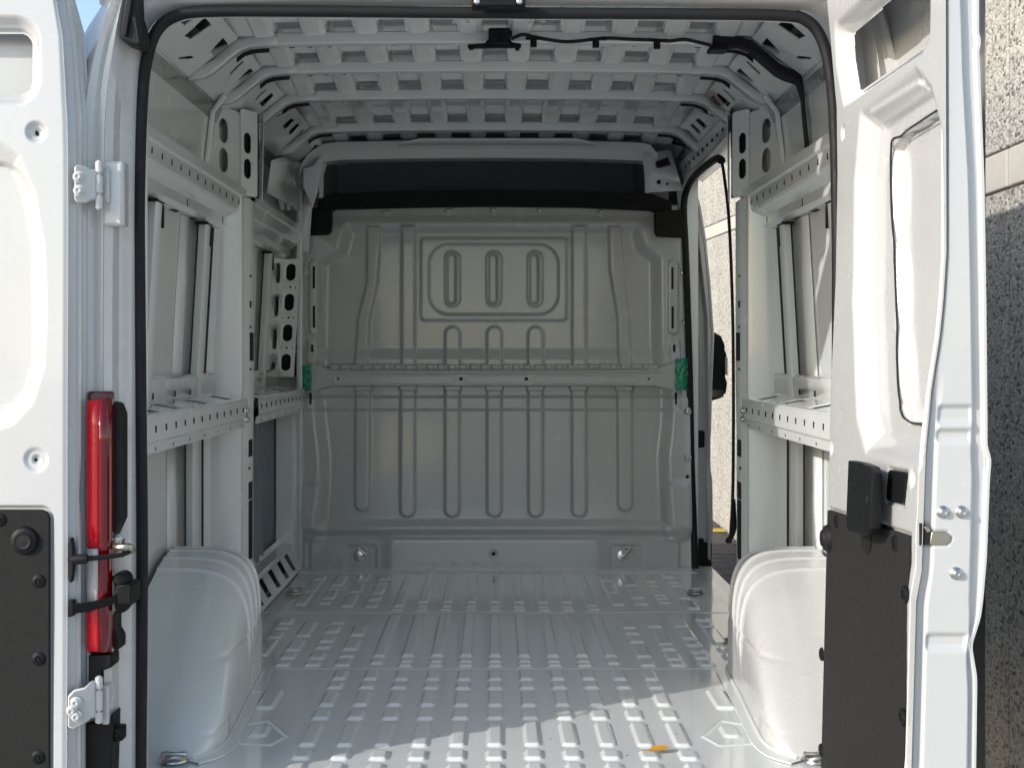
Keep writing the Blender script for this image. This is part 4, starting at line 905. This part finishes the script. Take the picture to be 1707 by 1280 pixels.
# keep the edge's own corner close to the inner panel
P = np.stack([(U-PX)*YE/KF, YE-h, (PY-V)*YE/KF], -1)
re = hf('door_free_edge', P, 'white', rd)
for px, py in ((1571,853),(1602,853),(1593,955)): o = inst('bolt', BOLT, None, S(px, py, YE-.001), (0,-1,0), re); o.scale = (.85, .85, .9)
b = MB(); f_ = [S(px, py, YE-.001) for px, py in ((1534,872),(1541,873),(1549,883),(1558,887),(1556,906),(1534,909))]; b.hexa(f_, [(p[0], p[1]+.006, p[2]) for p in f_]); lt = b.build('latch', 'hole', re, angle=None)
b = MB(); f_ = [S(px, py, YE-.003) for px, py in ((1553,886),(1576,886),(1585,892),(1584,903),(1576,907),(1550,907))]; b.hexa(f_, [(p[0], p[1]+.006, p[2]) for p in f_]); f_ = [S(px, py, YE-.0035) for px, py in ((1540,877),(1546,877),(1553,886),(1545,888))]; b.hexa(f_, [(p[0], p[1]+.006, p[2]) for p in f_]); b.build('latch_claw', 'zinc', lt, bevel=.0015)
# trim board, handle, blank
def dplate(nm, pts, off, t, m_, par, bev=.0015):
    f = lambda a, c: D3(a, c, off); return plate(nm, tr_(pts), [], f, (-1,0,0), t, m_, par, bev)
tb = dplate('trim_board', [(1382,852),(1383,851),(1516,894),(1516.5,896),(1508,1290),(1371,1290)], .001, .006, 'trim', rd)
for px, py in ((1398,869),(1496,906),(1373,1090),(1372,1250),(1512,990),(1508,1195)):
    y_, z_ = dY(px, py); inst('button', BUTTON, None, D3(y_, z_, -.0025), (-1,0,0), tb)
y_, z_ = dY(1385, 897); MB().lathe(D3(y_, z_, -.002), (-1,0,0), [(.031,0),(.031,.004),(.027,.012),(.019,.016),(.017,.019),(.015,.018),(.010,.0185)], 28).build('rubber_stop', 'rubber', tb)
dplate('blank_cover', [(1484,785),(1509,789),(1511,792),(1507,835),(1504,838),(1481,832),(1479,829),(1482,788)], .004, .008, 'plastic', rd, .002)
hd_ = empty('door_handle', (0,0,0)); hd_.parent = rd
ho = -.040
hp = [dY(px, py, ho) for px, py in ((1418,771),(1438,775),(1452,781),(1456,790),(1453,878),(1448,887),(1438,889),(1418,883),(1414,876),(1417,800))]
plate('handle_grip', hp, [], lambda a, c: D3(a, c, ho+.006), (-1,0,0), .013, 'plastic', hd_, .004)
bp = tr_([(1436,784),(1462,789),(1467,797),(1464,864),(1458,874),(1436,868)])
plate('handle_base', bp, [], lambda a, c: D3(a, c, -.006), (-1,0,0), .036, 'plastic', hd_, .003)
y_, z_ = dY(1450, 832, ho); b = MB().lathe(D3(y_, z_, ho-.004), (-1,0,0), [(.007,0),(.007,.0015)], 12); b.build('lock_hole', 'hole', hd_)
y_, z_ = dY(1425, 805, ho); b = MB().box(*sorted((D3(y_, z_, ho)[0]-.006, D3(y_, z_, ho)[0]-.003)), y_-.02, y_+.03, z_-.002, z_+.002); b.box(*sorted((D3(y_, z_, ho)[0]-.006, D3(y_, z_, ho)[0]-.003)), y_-.02, y_+.03, z_-.066, z_-.062); b.build('grip_ridge', 'rubber', hd_)
y_, z_ = dY(1450, 893); MB().lathe(D3(y_, z_, -.004), (-1,0,0), [(.035,0),(.035,.004),(.03,.006)], 24).build('handle_boss', 'rubber', hd_)
# dark gap line between the recess and the outer skin
pts = [dY(*p) for p in ((1553,172),(1476,224),(1459,250),(1460,400),(1465,544),(1472,668),(1486,702),(1540,706))]
dep_ = lambda a, c: float(HD[min(len(zv)-1, max(0, int((c-zv[0])/.0038+.5))), min(len(yv)-1, max(0, int((a-yv[0])/.0038+.5)))])
pp = smooth([(0, a, c) for a, c in pts], 8)
dd_ = np.convolve(np.pad([dep_(q.y, q.z) for q in pp], 8, 'edge'), np.ones(17)/17, 'valid')
b = MB(); b.tube([D3(q.y, q.z, d_-.0085) for q, d_ in zip(pp, dd_)], .0019, 6); b.build('dark_seam', 'hole', rd)

# ------------------------------------------------------------------ a leaf on the floor
LO = Vector(onZ(1097, 1252, FZ+.004)); LB = Vector((LO.x, LO.y, LO.z+CZ))
b = MB(); pts = [(-.028,0,.002),(-.012,.013,.009),(.010,.016,.012),(.032,.004,.010),(.012,-.012,.007),(-.010,-.010,.005)]
b.add([tuple(LO+Vector(p)) for p in pts]+[tuple(LO+Vector((0,.001,.004)))], [(i, (i+1) % 6, 6) for i in range(6)]); b.tube([LO+Vector((-.026,0,.003)), LO+Vector((-.042,-.004,.004))], .001, 5)
lf_ = b.build('fallen_leaf', 'leaf', None, base=LB, angle=60); lf_.location = LB
tag(lf_, 'small dry orange leaf lying on the sunlit load floor between the ribs', 'leaf')
for o in (g, pv): pass
pv.location = PV

for o in COL.objects:
    if o.name.startswith(('slot_row', 'hole_row', 'opening', 'cable_clip')): o['kind'] = 'stuff' if not o.name.startswith('cable_clip') else o.get('kind', '')
    if 'kind' in o and o['kind'] == '': del o['kind']

# thing > part > sub-part, never deeper
for o in [c for c in van.children if c.name.startswith('side_lining')]:
    for c in list(o.children): c.parent = van
for o in list(COL.objects):
    anc = []; p = o.parent
    while p: anc.append(p); p = p.parent
    if len(anc) > 2: o.parent = anc[-2]
for o in list(COL.objects):
    if o.type == 'EMPTY' and o.parent and not o.children: bpy.data.objects.remove(o)
